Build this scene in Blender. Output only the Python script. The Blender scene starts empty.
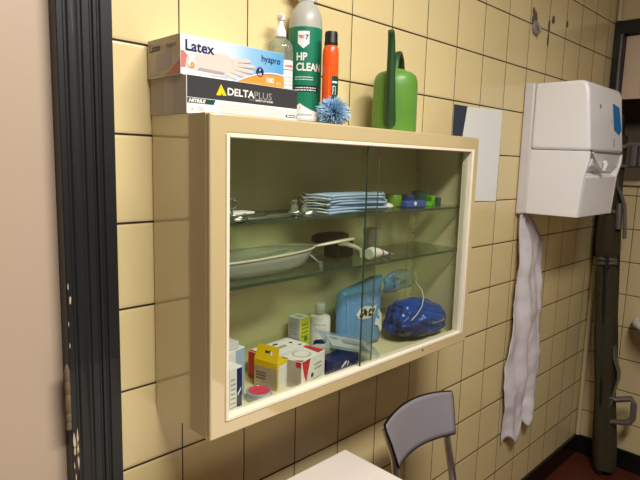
import bpy, bmesh, math, random
from math import sin, cos, pi, radians
from mathutils import Vector, Matrix, noise
random.seed(7)
S = bpy.context.scene
COL = S.collection

# ------------------------------------------------------------------ camera
cam_d = bpy.data.cameras.new('camera'); cam = bpy.data.objects.new('camera', cam_d); COL.objects.link(cam)
cam_d.sensor_width = 36.0; cam_d.lens = 548.24 / 640 * 36.0; cam_d.clip_start = 0.02
_r = (0.710205, -0.703444, 0.027836); _u = (0.080687, 0.120615, 0.989415); _b = (-0.699356, -0.700441, 0.14242)
cam.matrix_world = Matrix(((_r[0], _u[0], _b[0], -0.52803), (_r[1], _u[1], _b[1], -0.89455),
                           (_r[2], _u[2], _b[2], 1.38448), (0, 0, 0, 1)))
S.camera = cam
# ------------------------------------------------------------------ world, light, exposure
W = bpy.data.worlds.new('world'); S.world = W; W.use_nodes = True
W.node_tree.nodes['Background'].inputs[0].default_value = (1.0, 0.9, 0.75, 1)
W.node_tree.nodes['Background'].inputs[1].default_value = 0.02
def area(name, loc, target, sx, sy, energy, col):
    d = bpy.data.lights.new(name, 'AREA'); d.shape = 'RECTANGLE'; d.size = sx; d.size_y = sy; d.energy = energy; d.color = col
    o = bpy.data.objects.new(name, d); COL.objects.link(o); o.location = loc
    o.rotation_euler = (Vector(target) - Vector(loc)).to_track_quat('-Z', 'Y').to_euler()
    return o
area('ceiling_light', (0.02, -1.10, 2.38), (0.02, -0.92, 0), 1.0, 0.22, 31, (1.0, 0.955, 0.90))
area('fill_light_far', (0.9, -2.45, 2.55), (0.9, -1.9, 0), 1.25, 0.25, 3, (1.0, 0.955, 0.90))  # weak unseen fill lamp added to soften the shadows
S.view_settings.view_transform = 'Standard'; S.view_settings.look = 'None'
S.view_settings.exposure = 0.55; S.view_settings.gamma = 1.0; S.view_settings.use_curve_mapping = False

# ------------------------------------------------------------------ materials
def lin(c):
    return tuple(((v / 255) / 12.92 if v / 255 <= .04045 else ((v / 255 + .055) / 1.055) ** 2.4) for v in c) + (1,)
def N(nt, t, **k):
    n = nt.nodes.new(t)
    for a, b in k.items(): setattr(n, a, b)
    return n
def mat(name, rgb, rough=.5, metal=0, spec=.5, coat=0, var=.06, vscale=18, trans=0, ior=1.45, bump=0, bscale=120, sss=0, aniso=None):
    m = bpy.data.materials.new(name); m.use_nodes = True; nt = m.node_tree; b = nt.nodes['Principled BSDF']
    c = lin(rgb)
    b.inputs['Roughness'].default_value = rough; b.inputs['Metallic'].default_value = metal
    b.inputs['Specular IOR Level'].default_value = spec; b.inputs['Coat Weight'].default_value = coat
    b.inputs['Transmission Weight'].default_value = trans; b.inputs['IOR'].default_value = ior
    b.inputs['Subsurface Weight'].default_value = sss
    tc = N(nt, 'ShaderNodeTexCoord'); nz = N(nt, 'ShaderNodeTexNoise'); nz.inputs['Scale'].default_value = vscale
    nz.inputs['Detail'].default_value = 4
    nt.links.new(tc.outputs['Object'], nz.inputs['Vector'])
    mx = N(nt, 'ShaderNodeMix', data_type='RGBA'); mx.inputs[6].default_value = tuple(x * (1 - var) for x in c[:3]) + (1,)
    mx.inputs[7].default_value = tuple(min(1, x * (1 + var)) for x in c[:3]) + (1,)
    nt.links.new(nz.outputs['Fac'], mx.inputs[0]); nt.links.new(mx.outputs[2], b.inputs['Base Color'])
    if bump:
        n2 = N(nt, 'ShaderNodeTexNoise'); n2.inputs['Scale'].default_value = bscale; nt.links.new(tc.outputs['Object'], n2.inputs['Vector'])
        bp = N(nt, 'ShaderNodeBump'); bp.inputs['Strength'].default_value = bump; bp.inputs['Distance'].default_value = .002
        nt.links.new(n2.outputs['Fac'], bp.inputs['Height']); nt.links.new(bp.outputs[0], b.inputs['Normal'])
    return m
def thin(name, tint, refl=1.45, rough=.02, body=0.0, bodycol=(255, 255, 255)):
    """thin clear sheet: light passes straight through, fresnel reflection, optional milky body"""
    m = bpy.data.materials.new(name); m.use_nodes = True; nt = m.node_tree
    for n in list(nt.nodes):
        if n.type == 'BSDF_PRINCIPLED': nt.nodes.remove(n)
    out = [n for n in nt.nodes if n.type == 'OUTPUT_MATERIAL'][0]
    tr = N(nt, 'ShaderNodeBsdfTransparent'); tr.inputs[0].default_value = lin(tint)
    gl = N(nt, 'ShaderNodeBsdfGlossy'); gl.inputs['Roughness'].default_value = rough
    fr = N(nt, 'ShaderNodeFresnel'); ge = N(nt, 'ShaderNodeNewGeometry'); mr = N(nt, 'ShaderNodeMapRange')
    mr.inputs['To Min'].default_value = refl; mr.inputs['To Max'].default_value = 1 / refl
    nt.links.new(ge.outputs['Backfacing'], mr.inputs['Value']); nt.links.new(mr.outputs[0], fr.inputs[0])
    mx = N(nt, 'ShaderNodeMixShader'); nt.links.new(fr.outputs[0], mx.inputs[0])
    src = tr
    if body:
        df = N(nt, 'ShaderNodeBsdfDiffuse'); df.inputs[0].default_value = lin(bodycol)
        m2 = N(nt, 'ShaderNodeMixShader'); m2.inputs[0].default_value = body
        nt.links.new(tr.outputs[0], m2.inputs[1]); nt.links.new(df.outputs[0], m2.inputs[2]); src = m2
    nt.links.new(src.outputs[0], mx.inputs[1]); nt.links.new(gl.outputs[0], mx.inputs[2]); nt.links.new(mx.outputs[0], out.inputs[0])
    return m
def tile_mat(name, axis, phase_u, phase_z, rgb, grout, gw=.0034):
    m = bpy.data.materials.new(name); m.use_nodes = True; nt = m.node_tree; b = nt.nodes['Principled BSDF']; L = nt.links.new
    ge = N(nt, 'ShaderNodeNewGeometry'); sp = N(nt, 'ShaderNodeSeparateXYZ'); L(ge.outputs['Position'], sp.inputs[0])
    def M(op, a, bb=None, c=None):
        n = N(nt, 'ShaderNodeMath', operation=op)
        for k, v in enumerate((a, bb, c)):
            if v is None: continue
            if isinstance(v, (int, float)): n.inputs[k].default_value = v
            else: L(v, n.inputs[k])
        return n.outputs[0]
    u = M('DIVIDE', M('SUBTRACT', sp.outputs[axis], phase_u), .15); v = M('DIVIDE', M('SUBTRACT', sp.outputs['Z'], phase_z), .15)
    def edge(t):
        f = M('FRACT', t); return M('MULTIPLY', M('MINIMUM', f, M('SUBTRACT', 1.0, f)), .15)
    # joints are a little uneven in width
    nz = N(nt, 'ShaderNodeTexNoise'); nz.inputs['Scale'].default_value = 9; L(ge.outputs['Position'], nz.inputs['Vector'])
    wv = M('MULTIPLY', nz.outputs['Fac'], gw * .30)
    dx = M('ADD', edge(u), .0004); dz = M('SUBTRACT', edge(v), .0002)
    d = M('MINIMUM', dx, dz)
    mr = N(nt, 'ShaderNodeMapRange'); mr.interpolation_type = 'SMOOTHSTEP'
    L(M('SUBTRACT', d, wv), mr.inputs['Value']); mr.inputs['From Min'].default_value = gw * .22; mr.inputs['From Max'].default_value = gw * .52
    k = mr.outputs[0]
    wn = N(nt, 'ShaderNodeTexWhiteNoise', noise_dimensions='2D'); cb = N(nt, 'ShaderNodeCombineXYZ')
    L(M('FLOOR', u), cb.inputs[0]); L(M('FLOOR', v), cb.inputs[1]); L(cb.outputs[0], wn.inputs['Vector'])
    base = lin(rgb)
    n2 = N(nt, 'ShaderNodeTexNoise'); n2.inputs['Scale'].default_value = 3.2; n2.inputs['Detail'].default_value = 5; L(ge.outputs['Position'], n2.inputs['Vector'])
    tone = M('ADD', M('MULTIPLY', wn.outputs['Value'], .07), M('ADD', M('MULTIPLY', n2.outputs['Fac'], .12), .89))
    hs = N(nt, 'ShaderNodeHueSaturation'); hs.inputs['Color'].default_value = base; L(tone, hs.inputs['Value'])
    mx = N(nt, 'ShaderNodeMix', data_type='RGBA'); L(k, mx.inputs[0]); mx.inputs[6].default_value = lin(grout); L(hs.outputs[0], mx.inputs[7])
    L(mx.outputs[2], b.inputs['Base Color'])
    rr = N(nt, 'ShaderNodeMapRange'); L(k, rr.inputs['Value']); rr.inputs['To Min'].default_value = .9; rr.inputs['To Max'].default_value = .16
    L(rr.outputs[0], b.inputs['Roughness'])
    # pillowed, slightly wavy glaze
    h = N(nt, 'ShaderNodeMapRange'); h.interpolation_type = 'SMOOTHERSTEP'; L(d, h.inputs['Value']); h.inputs['From Max'].default_value = .007
    n3 = N(nt, 'ShaderNodeTexNoise'); n3.inputs['Scale'].default_value = 14; L(ge.outputs['Position'], n3.inputs['Vector'])
    bp = N(nt, 'ShaderNodeBump'); bp.inputs['Distance'].default_value = .0015; bp.inputs['Strength'].default_value = .55
    L(M('ADD', h.outputs[0], M('MULTIPLY', n3.outputs['Fac'], .35)), bp.inputs['Height']); L(bp.outputs[0], b.inputs['Normal'])
    return m
def gradient_mat(name, c0, c1, c2, x0, x1, rough=.35):
    m = bpy.data.materials.new(name); m.use_nodes = True; nt = m.node_tree; b = nt.nodes['Principled BSDF']; L = nt.links.new
    tc = N(nt, 'ShaderNodeTexCoord'); sp = N(nt, 'ShaderNodeSeparateXYZ'); L(tc.outputs['Object'], sp.inputs[0])
    mr = N(nt, 'ShaderNodeMapRange'); L(sp.outputs[0], mr.inputs['Value']); mr.inputs['From Min'].default_value = x0; mr.inputs['From Max'].default_value = x1
    r = N(nt, 'ShaderNodeValToRGB'); L(mr.outputs[0], r.inputs[0]); e = r.color_ramp.elements
    e[0].color = lin(c0); e[1].color = lin(c2); k = e.new(.5); k.color = lin(c1)
    L(r.outputs[0], b.inputs['Base Color']); b.inputs['Roughness'].default_value = rough
    return m
M = {}
M['cream'] = mat('cream_enamel', (208, 187, 140), .22, spec=.5, coat=1.0, var=.04, vscale=6)
M['cream'].node_tree.nodes['Principled BSDF'].inputs['Coat IOR'].default_value = 2.0
M['cream'].node_tree.nodes['Principled BSDF'].inputs['Coat Roughness'].default_value = .05
M['inside'] = mat('cabinet_inside_paint', (218, 208, 164), .4, var=.06, vscale=7)
M['ivory'] = mat('ivory_plastic', (240, 228, 205), .35, var=.05, vscale=30)
M['glass'] = thin('window_glass', (248, 250, 246), 1.42)
M['shelfglass'] = thin('shelf_glass', (228, 238, 226), 1.5, body=.08, bodycol=(150, 175, 145))
M['glassedge'] = mat('green_glass_edge', (58, 72, 55), .15)
M['black_paint'] = mat('black_gloss_paint', (24, 25, 27), .48, var=.15, coat=.2, vscale=25, bump=.08, bscale=60)
M['pink'] = mat('pale_pink_beige_paint', (192, 170, 148), .45, var=.035, vscale=5, bump=.1, bscale=90)
M['bare'] = mat('bare_wood_chips', (205, 180, 150), .7, var=.3, vscale=90)
M['rust'] = mat('brown_worn_wood', (112, 92, 72), .6, var=.4, vscale=120, bump=.5)
M['white'] = mat('white_card', (236, 234, 230), .5, var=.02)
M['whitepl'] = mat('white_plastic', (236, 234, 236), .28, var=.015, vscale=8)
M['whitepl2'] = mat('white_plastic_back', (214, 211, 212), .35, var=.02)
M['dirt'] = mat('grey_marks', (110, 105, 100), .7, var=.3)
M['navy'] = mat('navy_ink', (30, 38, 92), .4)
M['black'] = mat('black_ink', (28, 28, 30), .45)
M['anthr'] = mat('anthracite_ink', (58, 58, 60), .4, var=.03)
M['orange'] = mat('orange_ink', (240, 150, 60), .4, var=.03)
M['orange2'] = mat('orange_bottle_plastic', (240, 88, 30), .25, var=.05)
M['yellow'] = mat('yellow_ink', (235, 205, 20), .4)
M['ybox'] = mat('yellow_box_card', (236, 200, 20), .4, var=.05)
M['lime'] = mat('lime_yellow_card', (206, 208, 40), .4, var=.05)
M['skin'] = mat('printed_skin', (205, 120, 110), .4)
M['latexg'] = mat('printed_glove', (222, 204, 194), .4, var=.06, vscale=60)
M['latexs'] = mat('printed_glove_shadow', (176, 160, 158), .4)
M['grey'] = mat('grey_ink', (150, 150, 150), .5)
M['lgrey'] = mat('light_grey_ink', (190, 190, 190), .5)
M['sideshade'] = mat('shaded_carton_side', (178, 164, 152), .5, var=.05)  # white carton, shade of its left face put into the colour
M['sideshade2'] = mat('shaded_carton_side_pale', (190, 176, 164), .5, var=.05)  # slightly lighter tone of the same painted side shade
M['shadeprint'] = mat('shaded_side_print', (190, 170, 150), .2, var=.15, vscale=30)  # ground colour for left faces, shade mixed into it
M['greenlab'] = mat('green_label', (22, 120, 88), .35, var=.04)
M['dgreen'] = mat('deep_green_ink', (8, 70, 52), .4)
M['red'] = mat('red_ink', (205, 40, 45), .4)
M['pinkred'] = mat('pink_red_plastic', (214, 70, 92), .35, var=.15, vscale=80)
M['frost'] = mat('frosted_bottle', (196, 196, 186), .35, trans=.25, var=.03)
M['clearpl'] = thin('clear_plastic', (232, 238, 228), 1.5, .05, body=.16, bodycol=(225, 228, 215))
M['clearwrap'] = thin('clear_wrap', (225, 235, 240), 1.45, .12, body=.16, bodycol=(215, 225, 235))
M['bluewrap'] = thin('blue_clear_wrap', (150, 180, 215), 1.45, .1, body=.45, bodycol=(70, 115, 175))
M['can'] = mat('green_can_plastic', (92, 142, 54), .38, var=.09, vscale=22, bump=.1)
M['spout'] = mat('dark_green_spout_plastic', (36, 70, 34), .45, var=.2, vscale=50)
M['bristle'] = mat('light_blue_bristles', (172, 212, 244), .5, var=.2, vscale=60)
M['chrome'] = mat('chrome_metal', (225, 225, 222), .28, metal=1, var=.02)
M['steel'] = mat('worn_grey_steel', (128, 126, 122), .35, metal=.6, var=.15, vscale=40)
M['grout'] = mat('dark_joint', (70, 55, 40), .9)
M['maskb'] = mat('mask_blue', (160, 184, 212), .7, var=.05)
M['loop'] = mat('white_elastic', (220, 218, 205), .7)
M['tray'] = thin('milky_tray_plastic', (235, 235, 225), 1.5, .12, body=.34, bodycol=(225, 225, 212))
M['trayrim'] = mat('milky_tray_rim', (206, 202, 172), .3, trans=.1)
M['rubber'] = mat('black_rubber', (26, 24, 22), .45, var=.2)
M['blueo'] = mat('blue_plastic', (50, 88, 165), .35)
M['dblue'] = mat('deep_blue_plastic', (40, 52, 110), .35)
M['greeno'] = mat('bright_green_plastic', (90, 178, 40), .35)
M['greend'] = mat('leaf_green_plastic', (96, 140, 40), .4)
M['teal'] = mat('dark_teal_plastic', (24, 74, 62), .4)
M['packblue'] = mat('blue_foil_pack', (104, 156, 208), .28, var=.10, vscale=30, bump=.35, bscale=45)
M['bagblue'] = mat('royal_blue_film', (12, 66, 146), .2, var=.5, vscale=28, bump=.9, bscale=55)
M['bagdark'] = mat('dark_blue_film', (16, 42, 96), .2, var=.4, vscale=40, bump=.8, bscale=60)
M['chairgrey'] = mat('grey_chair_plastic', (136, 130, 136), .42, var=.05, vscale=15)
M['chairedge'] = mat('black_chair_edge', (24, 22, 22), .3)
M['tabletop'] = mat('white_laminate', (222, 214, 204), .35, var=.04, vscale=14)
M['tableedge'] = mat('worn_table_edge', (196, 180, 160), .4, var=.1, vscale=60)
M['cloth'] = mat('white_cotton_cloth', (226, 218, 222), .85, var=.06, vscale=25, bump=.5, bscale=160)
M['canvas'] = mat('olive_canvas', (58, 50, 30), .85, var=.25, vscale=30, bump=.7, bscale=200)
M['strap'] = mat('grey_webbing', (92, 86, 72), .8, var=.15)
M['tape'] = mat('blue_masking_tape', (20, 120, 190), .6, var=.06)
M['paper'] = mat('white_paper', (242, 243, 238), .55, var=.015, vscale=6)
M['slate'] = mat('slate_blue_board', (50, 58, 74), .6, var=.1, vscale=40)
M['trim'] = mat('cream_trim_paint', (206, 190, 150), .35, var=.08)
M['ceil'] = mat('ceiling_paint', (205, 200, 182), .8)
M['wallp'] = mat('beige_wall_paint', (112, 104, 92), .7)
M['floor'] = mat('red_brown_floor', (84, 38, 26), .45, var=.35, vscale=8, bump=.2)
M['skirt'] = mat('black_skirting_tile', (20, 19, 20), .25, var=.2)
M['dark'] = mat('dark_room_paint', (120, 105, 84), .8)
M['shutter'] = mat('pink_beige_board', (228, 202, 174), .6, var=.06, vscale=12)
M['basin'] = mat('white_ceramic', (215, 210, 214), .15)
M['stain'] = mat('grey_glue_stain', (104, 92, 84), .5, var=.35, vscale=70)
M['hookpl'] = mat('translucent_hook_plastic', (168, 158, 160), .2, trans=.25)
M['tile'] = tile_mat('yellow_wall_tiles', 'X', 0.0, 1.57, (230, 210, 156), (48, 32, 22))
M['tile_r'] = tile_mat('yellow_wall_tiles_right', 'Y', -0.005, 1.57, (218, 198, 150), (84, 66, 46))
M['sky_blue'] = gradient_mat('printed_blue_gradient', (236, 240, 242), (150, 196, 228), (96, 165, 214), .07, .20)

# ------------------------------------------------------------------ mesh helpers
class MB:
    def __init__(s): s.v = []; s.f = []; s.m = []
    def add(s, vs, fs, mi=0):
        n = len(s.v); s.v += [tuple(p) for p in vs]; s.f += [tuple(i + n for i in f) for f in fs]; s.m += [mi] * len(fs); return s
    def box(s, x0, x1, y0, y1, z0, z1, mi=0):
        return s.add([(x0, y0, z0), (x1, y0, z0), (x1, y1, z0), (x0, y1, z0), (x0, y0, z1), (x1, y0, z1), (x1, y1, z1), (x0, y1, z1)],
                     [(0, 3, 2, 1), (4, 5, 6, 7), (0, 1, 5, 4), (1, 2, 6, 5), (2, 3, 7, 6), (3, 0, 4, 7)], mi)
    def lathe(s, prof, c=(0, 0), seg=40, mi=0, sx=1, sy=1, cap=True):
        vs = []; k = len(prof)
        for r, z in prof:
            for i in range(seg): a = 2 * pi * i / seg; vs.append((c[0] + sx * r * cos(a), c[1] + sy * r * sin(a), z))
        fs = [(j * seg + i, j * seg + (i + 1) % seg, (j + 1) * seg + (i + 1) % seg, (j + 1) * seg + i) for j in range(k - 1) for i in range(seg)]
        if cap: fs += [tuple(reversed(range(seg))), tuple((k - 1) * seg + i for i in range(seg))]
        return s.add(vs, fs, mi)
    def tube(s, pts, r, seg=12, mi=0, closed=False, sq=None):
        pts = [Vector(p) for p in pts]; n = len(pts); rs = r if isinstance(r, (list, tuple)) else [r] * n
        vs = []; up = None
        for i, p in enumerate(pts):
            if closed: t = (pts[(i + 1) % n] - pts[i - 1]).normalized()
            else: t = (pts[min(i + 1, n - 1)] - pts[max(i - 1, 0)]).normalized()
            if up is None: up = Vector((0, 0, 1)) if abs(t.z) < .9 else Vector((1, 0, 0))
            a = t.cross(up).normalized(); b = a.cross(t).normalized(); up = b
            for k in range(seg):
                q = 2 * pi * k / seg; e = (sq or (1, 1)); vs.append(p + a * (rs[i] * e[0] * cos(q)) + b * (rs[i] * e[1] * sin(q)))
        m = n if closed else n - 1
        fs = [(i * seg + k, i * seg + (k + 1) % seg, ((i + 1) % n) * seg + (k + 1) % seg, ((i + 1) % n) * seg + k) for i in range(m) for k in range(seg)]
        if not closed: fs += [tuple(reversed(range(seg))), tuple((n - 1) * seg + k for k in range(seg))]
        return s.add(vs, fs, mi)
    def prism(s, poly, y0, y1, mi=0, ax='y'):
        """2D polygon extruded: (a,b) -> (a,y,b) for 'y', (y,a,b) for 'x', (a,b,y) for 'z'"""
        f = {'y': lambda a, b, t: (a, t, b), 'x': lambda a, b, t: (t, a, b), 'z': lambda a, b, t: (a, b, t)}[ax]
        n = len(poly); vs = [f(a, b, y0) for a, b in poly] + [f(a, b, y1) for a, b in poly]
        fs = [tuple(range(n)), tuple(reversed(range(n, 2 * n)))] + [(i, n + i, n + (i + 1) % n, (i + 1) % n) for i in range(n)]
        return s.add(vs, fs, mi)
    def grid(s, fn, nu, nv, mi=0):
        vs = [fn(i / nu, j / nv) for j in range(nv + 1) for i in range(nu + 1)]
        fs = [(j * (nu + 1) + i, j * (nu + 1) + i + 1, (j + 1) * (nu + 1) + i + 1, (j + 1) * (nu + 1) + i) for j in range(nv) for i in range(nu)]
        return s.add(vs, fs, mi)
    def pillow(s, poly, fn, thick, rings=7, wr=0.0, mi=0):
        """puffed bag from an outline; fn(a,b,t) -> xyz with t the thickness coordinate"""
        c = (sum(p[0] for p in poly) / len(poly), sum(p[1] for p in poly) / len(poly))
        den = []
        n0 = len(poly)
        for i in range(n0):
            a, b = poly[i], poly[(i + 1) % n0]
            for k in range(5): den.append((a[0] + (b[0] - a[0]) * k / 5, a[1] + (b[1] - a[1]) * k / 5))
        n = len(den)
        for sgn in (1, -1):
            vs = []
            for r in range(rings + 1):
                q = 1 - r / rings
                d = thick * (1 - q ** 3.0) ** .5
                for p in den:
                    w = wr * random.uniform(-1, 1) * (0 < r)
                    vs.append(fn(c[0] + (p[0] - c[0]) * q, c[1] + (p[1] - c[1]) * q, sgn * (d + w)))
            fs = []
            for r in range(rings):
                for i in range(n):
                    f = (r * n + i, r * n + (i + 1) % n, (r + 1) * n + (i + 1) % n, (r + 1) * n + i)
                    fs.append(f if sgn > 0 else tuple(reversed(f)))
            s.add(vs, fs, mi)
        return s
def obj(name, mb, mats, parent=None, bevel=0, smooth=35, sub=0, solid=0, seg=2):
    me = bpy.data.meshes.new(name); me.from_pydata(mb.v, [], mb.f); me.update()
    if not isinstance(mats, (list, tuple)): mats = [mats]
    for m in mats: me.materials.append(m)
    for p, i in zip(me.polygons, mb.m): p.material_index = i
    bm = bmesh.new(); bm.from_mesh(me); bmesh.ops.remove_doubles(bm, verts=bm.verts, dist=1e-6)
    if not name.startswith('print') and not name.startswith('lettering'): bmesh.ops.recalc_face_normals(bm, faces=bm.faces)
    bm.to_mesh(me); bm.free()
    o = bpy.data.objects.new(name, me); COL.objects.link(o)
    if smooth:
        me.polygons.foreach_set('use_smooth', [True] * len(me.polygons)); me.set_sharp_from_angle(angle=radians(smooth))
    if solid: d = o.modifiers.new('solid', 'SOLIDIFY'); d.thickness = solid; d.offset = 0
    if bevel: d = o.modifiers.new('bevel', 'BEVEL'); d.width = bevel; d.segments = seg; d.limit_method = 'ANGLE'; d.angle_limit = radians(40); d.harden_normals = False
    if sub: d = o.modifiers.new('sub', 'SUBSURF'); d.levels = sub; d.render_levels = sub
    if parent: o.parent = parent
    return o
def tag(o, label, cat, group=None, kind=None):
    if label: o['label'] = label
    if cat: o['category'] = cat
    if group: o['group'] = group
    if kind: o['kind'] = kind
    return o
def thing(name, label, cat, loc=(0, 0, 0), rz=0, group=None, rot=None):
    o = bpy.data.objects.new(name, None); COL.objects.link(o); o.empty_display_size = .03
    o.location = loc; o.rotation_euler = rot or (0, 0, rz)
    return tag(o, label, cat, group)
def struct(name, mb, mats, parent=None, label=None, **k):
    o = obj(name, mb, mats, parent, **k)
    if not parent: o['kind'] = 'structure'; 
    if label: o['label'] = label
    return o
def copy_tree(o, parent=None):
    c = o.copy(); COL.objects.link(c); c.parent = parent
    for ch in [x for x in bpy.data.objects if x.parent is o]: copy_tree(ch, c)
    return c
_tc = {}
def text_geo(txt, size, bold=0.0, spacing=1.0, xs=1.0):
    key = (txt, size, bold, spacing)
    if key not in _tc:
        cu = bpy.data.curves.new('t', 'FONT'); cu.body = txt; cu.size = size; cu.offset = bold; cu.space_character = spacing; cu.resolution_u = 3
        cu.fill_mode = 'FRONT'
        o = bpy.data.objects.new('t', cu); COL.objects.link(o); bpy.context.view_layer.update()
        me = bpy.data.meshes.new_from_object(o.evaluated_get(bpy.context.evaluated_depsgraph_get()))
        _tc[key] = ([tuple(v.co)[:2] for v in me.vertices], [tuple(p.vertices) for p in me.polygons])
        bpy.data.objects.remove(o); bpy.data.curves.remove(cu); bpy.data.meshes.remove(me)
    v, f = _tc[key]
    return [(x * xs, y) for x, y in v], f
class Print:
    """flat printing on a surface; mp(u,v,h) -> xyz, h = height above the surface"""
    def __init__(s, mp, strip=0): s.mp = mp; s.mb = MB(); s.strip = strip
    def poly(s, pts, mi, lay=1):
        if s.strip:
            k0 = math.floor(min(u for u, v in pts) / s.strip); k1 = math.ceil(max(u for u, v in pts) / s.strip)
            for k in range(k0, k1):
                q = pts
                for lim, sg in ((k * s.strip, 1), ((k + 1) * s.strip, -1)):
                    out = []
                    for i in range(len(q)):
                        a, b = q[i - 1], q[i]; ia = sg * (a[0] - lim) >= 0; ib = sg * (b[0] - lim) >= 0
                        if ia != ib: t = (lim - a[0]) / (b[0] - a[0]); out.append((lim, a[1] + (b[1] - a[1]) * t))
                        if ib: out.append(b)
                    q = out
                    if len(q) < 3: break
                if len(q) >= 3: s.mb.add([s.mp(u, v, lay * .00022) for u, v in q], [tuple(range(len(q)))], mi)
            return s
        s.mb.add([s.mp(u, v, lay * .00022) for u, v in pts], [tuple(range(len(pts)))], mi); return s
    def rect(s, u0, u1, v0, v1, mi, lay=1, n=1):
        for i in range(n):
            a = u0 + (u1 - u0) * i / n; b = u0 + (u1 - u0) * (i + 1) / n
            s.poly([(a, v0), (b, v0), (b, v1), (a, v1)], mi, lay)
        return s
    def disc(s, u, v, r, mi, lay=1, k=20, e=1): return s.poly([(u + r * cos(2 * pi * i / k), v + e * r * sin(2 * pi * i / k)) for i in range(k)], mi, lay)
    def text(s, t, u, v, size, mi, lay=2, bold=0, xs=1, sp=1.0, rot=0, shear=0):
        vs, fs = text_geo(t, size, bold, sp, xs); c, q = cos(rot), sin(rot)
        vs = [(x + y * shear, y) for x, y in vs]
        vs = [(u + x * c - y * q, v + x * q + y * c) for x, y in vs]
        if s.strip:
            for f in fs: s.poly([vs[i] for i in f], mi, lay)
            return s
        s.mb.add([s.mp(x, y, lay * .00022) for x, y in vs], fs, mi); return s
    def lines(s, u0, u1, v0, v1, rows, mi, lay=2, h=.4, rnd=None):
        """rows of tiny print too small to read"""
        dv = (v1 - v0) / rows
        for r in range(rows):
            u = u0; vv = v0 + r * dv
            while u < u1 - .001:
                w = min(random.uniform(.0018, .006), u1 - u); s.rect(u, u + w, vv, vv + dv * h, mi, lay); u += w + .0011
        return s
    def build(s, name, mats, parent): return obj(name, s.mb, mats, parent, smooth=0)
def front(y): return lambda u, v, h: (u, y - h, v)
def left(x, y0=0): return lambda u, v, h: (x - h, y0 - u, v)
def cyl(r, a0=0): return lambda u, v, h: ((r + h) * sin(u / r + a0), -(r + h) * cos(u / r + a0), v)

# ================================================================== setting
XR, ZC = 2.19, 2.65
struct('floor', MB().box(-2.2, XR + .1, -3.0, .1, -.1, 0), M['floor'])
struct('ceiling', MB().box(-2.2, XR + .1, -3.0, .1, ZC, ZC + .1), M['ceil'])
DX0, DX1, DZ = -1.09, -.20, 2.10       # door opening
b = MB(); b.box(DX1, XR, 0, .1, 0, ZC); b.box(-2.2, DX0, 0, .1, 0, ZC); b.box(DX0, DX1, 0, .1, DZ, ZC)
struct('wall_back', b, M['tile'], smooth=0)
WY0, WY1, WZ0, WZ1 = -1.05, -.012, 1.335, 1.972   # opening in the right wall
b = MB(); b.box(XR, XR + .1, WY1, .1, 0, ZC); b.box(XR, XR + .1, -3.0, WY0, 0, ZC); b.box(XR, XR + .1, WY0, WY1, 0, WZ0); b.box(XR, XR + .1, WY0, WY1, WZ1, ZC)
struct('wall_right', b, M['tile_r'], smooth=0)
struct('wall_left', MB().box(-2.2, -2.1, -3.0, 0, 0, ZC), M['wallp'])
struct('wall_front', MB().box(-2.1, XR, -3.0, -2.9, 0, ZC), M['wallp'])
struct('baseboard_back', MB().box(-.12, XR - .013, -.013, -.0003, 0.0005, .092), M['skirt'], bevel=.002)
struct('baseboard_right', MB().box(XR - .013, XR - .0003, -2.89, -.0003, 0.0005, .092), M['skirt'], bevel=.002)
struct('trim_1', MB().tube([(XR - .011, -.0125, .094), (XR - .011, -.0125, .98)], .0105, 16), M['trim'])
struct('trim_2', MB().tube([(XR - .011, -.0125, WZ1 + .060), (XR - .011, -.0125, ZC - .002)], .0105, 16), M['trim'])
# door on the left with its stepped black frame
d = struct('door_1', MB().box(DX0 + .004, DX1 - .012, -.002, .04, .004, DZ - .004), M['pink'])
prof = [(-.130, -.0005), (-.130, -.017), (-.1315, -.0195), (-.1490, -.0205), (-.1515, -.0165), (-.1535, -.0165), (-.1555, -.0235), (-.1580, -.0275),
        (-.1625, -.0275), (-.1645, -.0225), (-.1665, -.0225), (-.1690, -.0265), (-.1790, -.0270), (-.1815, -.0235), (-.1850, -.0235), (-.1880, -.0285), (-.1930, -.0310),
        (-.2010, -.0315), (-.2040, -.0280), (-.2070, -.0280), (-.2095, -.0320), (-.2170, -.0325), (-.2185, -.0310), (-.2185, -.0025)]
def frame_sweep(prof):
    prof = [(x, -.0245 + (y + .0245) * .6 if y < -.016 else y) for x, y in prof]; v = []; n = len(prof)
    for (x, y) in prof: v.append((x, y, .003))
    for (x, y) in prof: v.append((x, y, DZ + (x + .2185)))
    W_ = -1.29
    for (x, y) in prof: v.append((W_ - x, y, DZ + (x + .2185)))
    for (x, y) in prof: v.append((W_ - x, y, .003))
    f = [(k * n + i, k * n + (i + 1) % n, (k + 1) * n + (i + 1) % n, (k + 1) * n + i) for k in range(3) for i in range(n)]
    f += [tuple(range(n)), tuple(reversed(range(3 * n, 4 * n)))]
    return MB().add(v, f)
fr = obj('door_frame', frame_sweep(prof), M['black_paint'], d, smooth=30)
b = MB()     # chips of missing paint down the inner edge of the frame
for z, w, h in [(1.180, .0022, .012), (1.158, .0030, .014), (1.120, .0014, .008), (.925, .005, .026), (.905, .003, .016), (.88, .002, .012), (1.085, .0014, .008), (.86, .002, .014)]:
    x = -.2165 + random.uniform(0, .003)
    pts = [(x + w * (.5 + .5 * cos(t)) * random.uniform(.6, 1.2) - .001, z + h * .5 * sin(t) * random.uniform(.8, 1.2)) for t in [k * pi / 4 for k in range(8)]]
    b.prism(pts, -.0300, -.0285)
for k in range(3): b.prism([(-.2095 - k * .0006, .87 + k * .02), (-.2080, .885 + k * .02), (-.2095, .905 + k * .02), (-.2112, .89 + k * .02)], -.0300, -.0280)
obj('paint_chip', b, M['bare'], fr, smooth=0)['label'] = 'bare patches where the black paint has chipped off the door frame'
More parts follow.
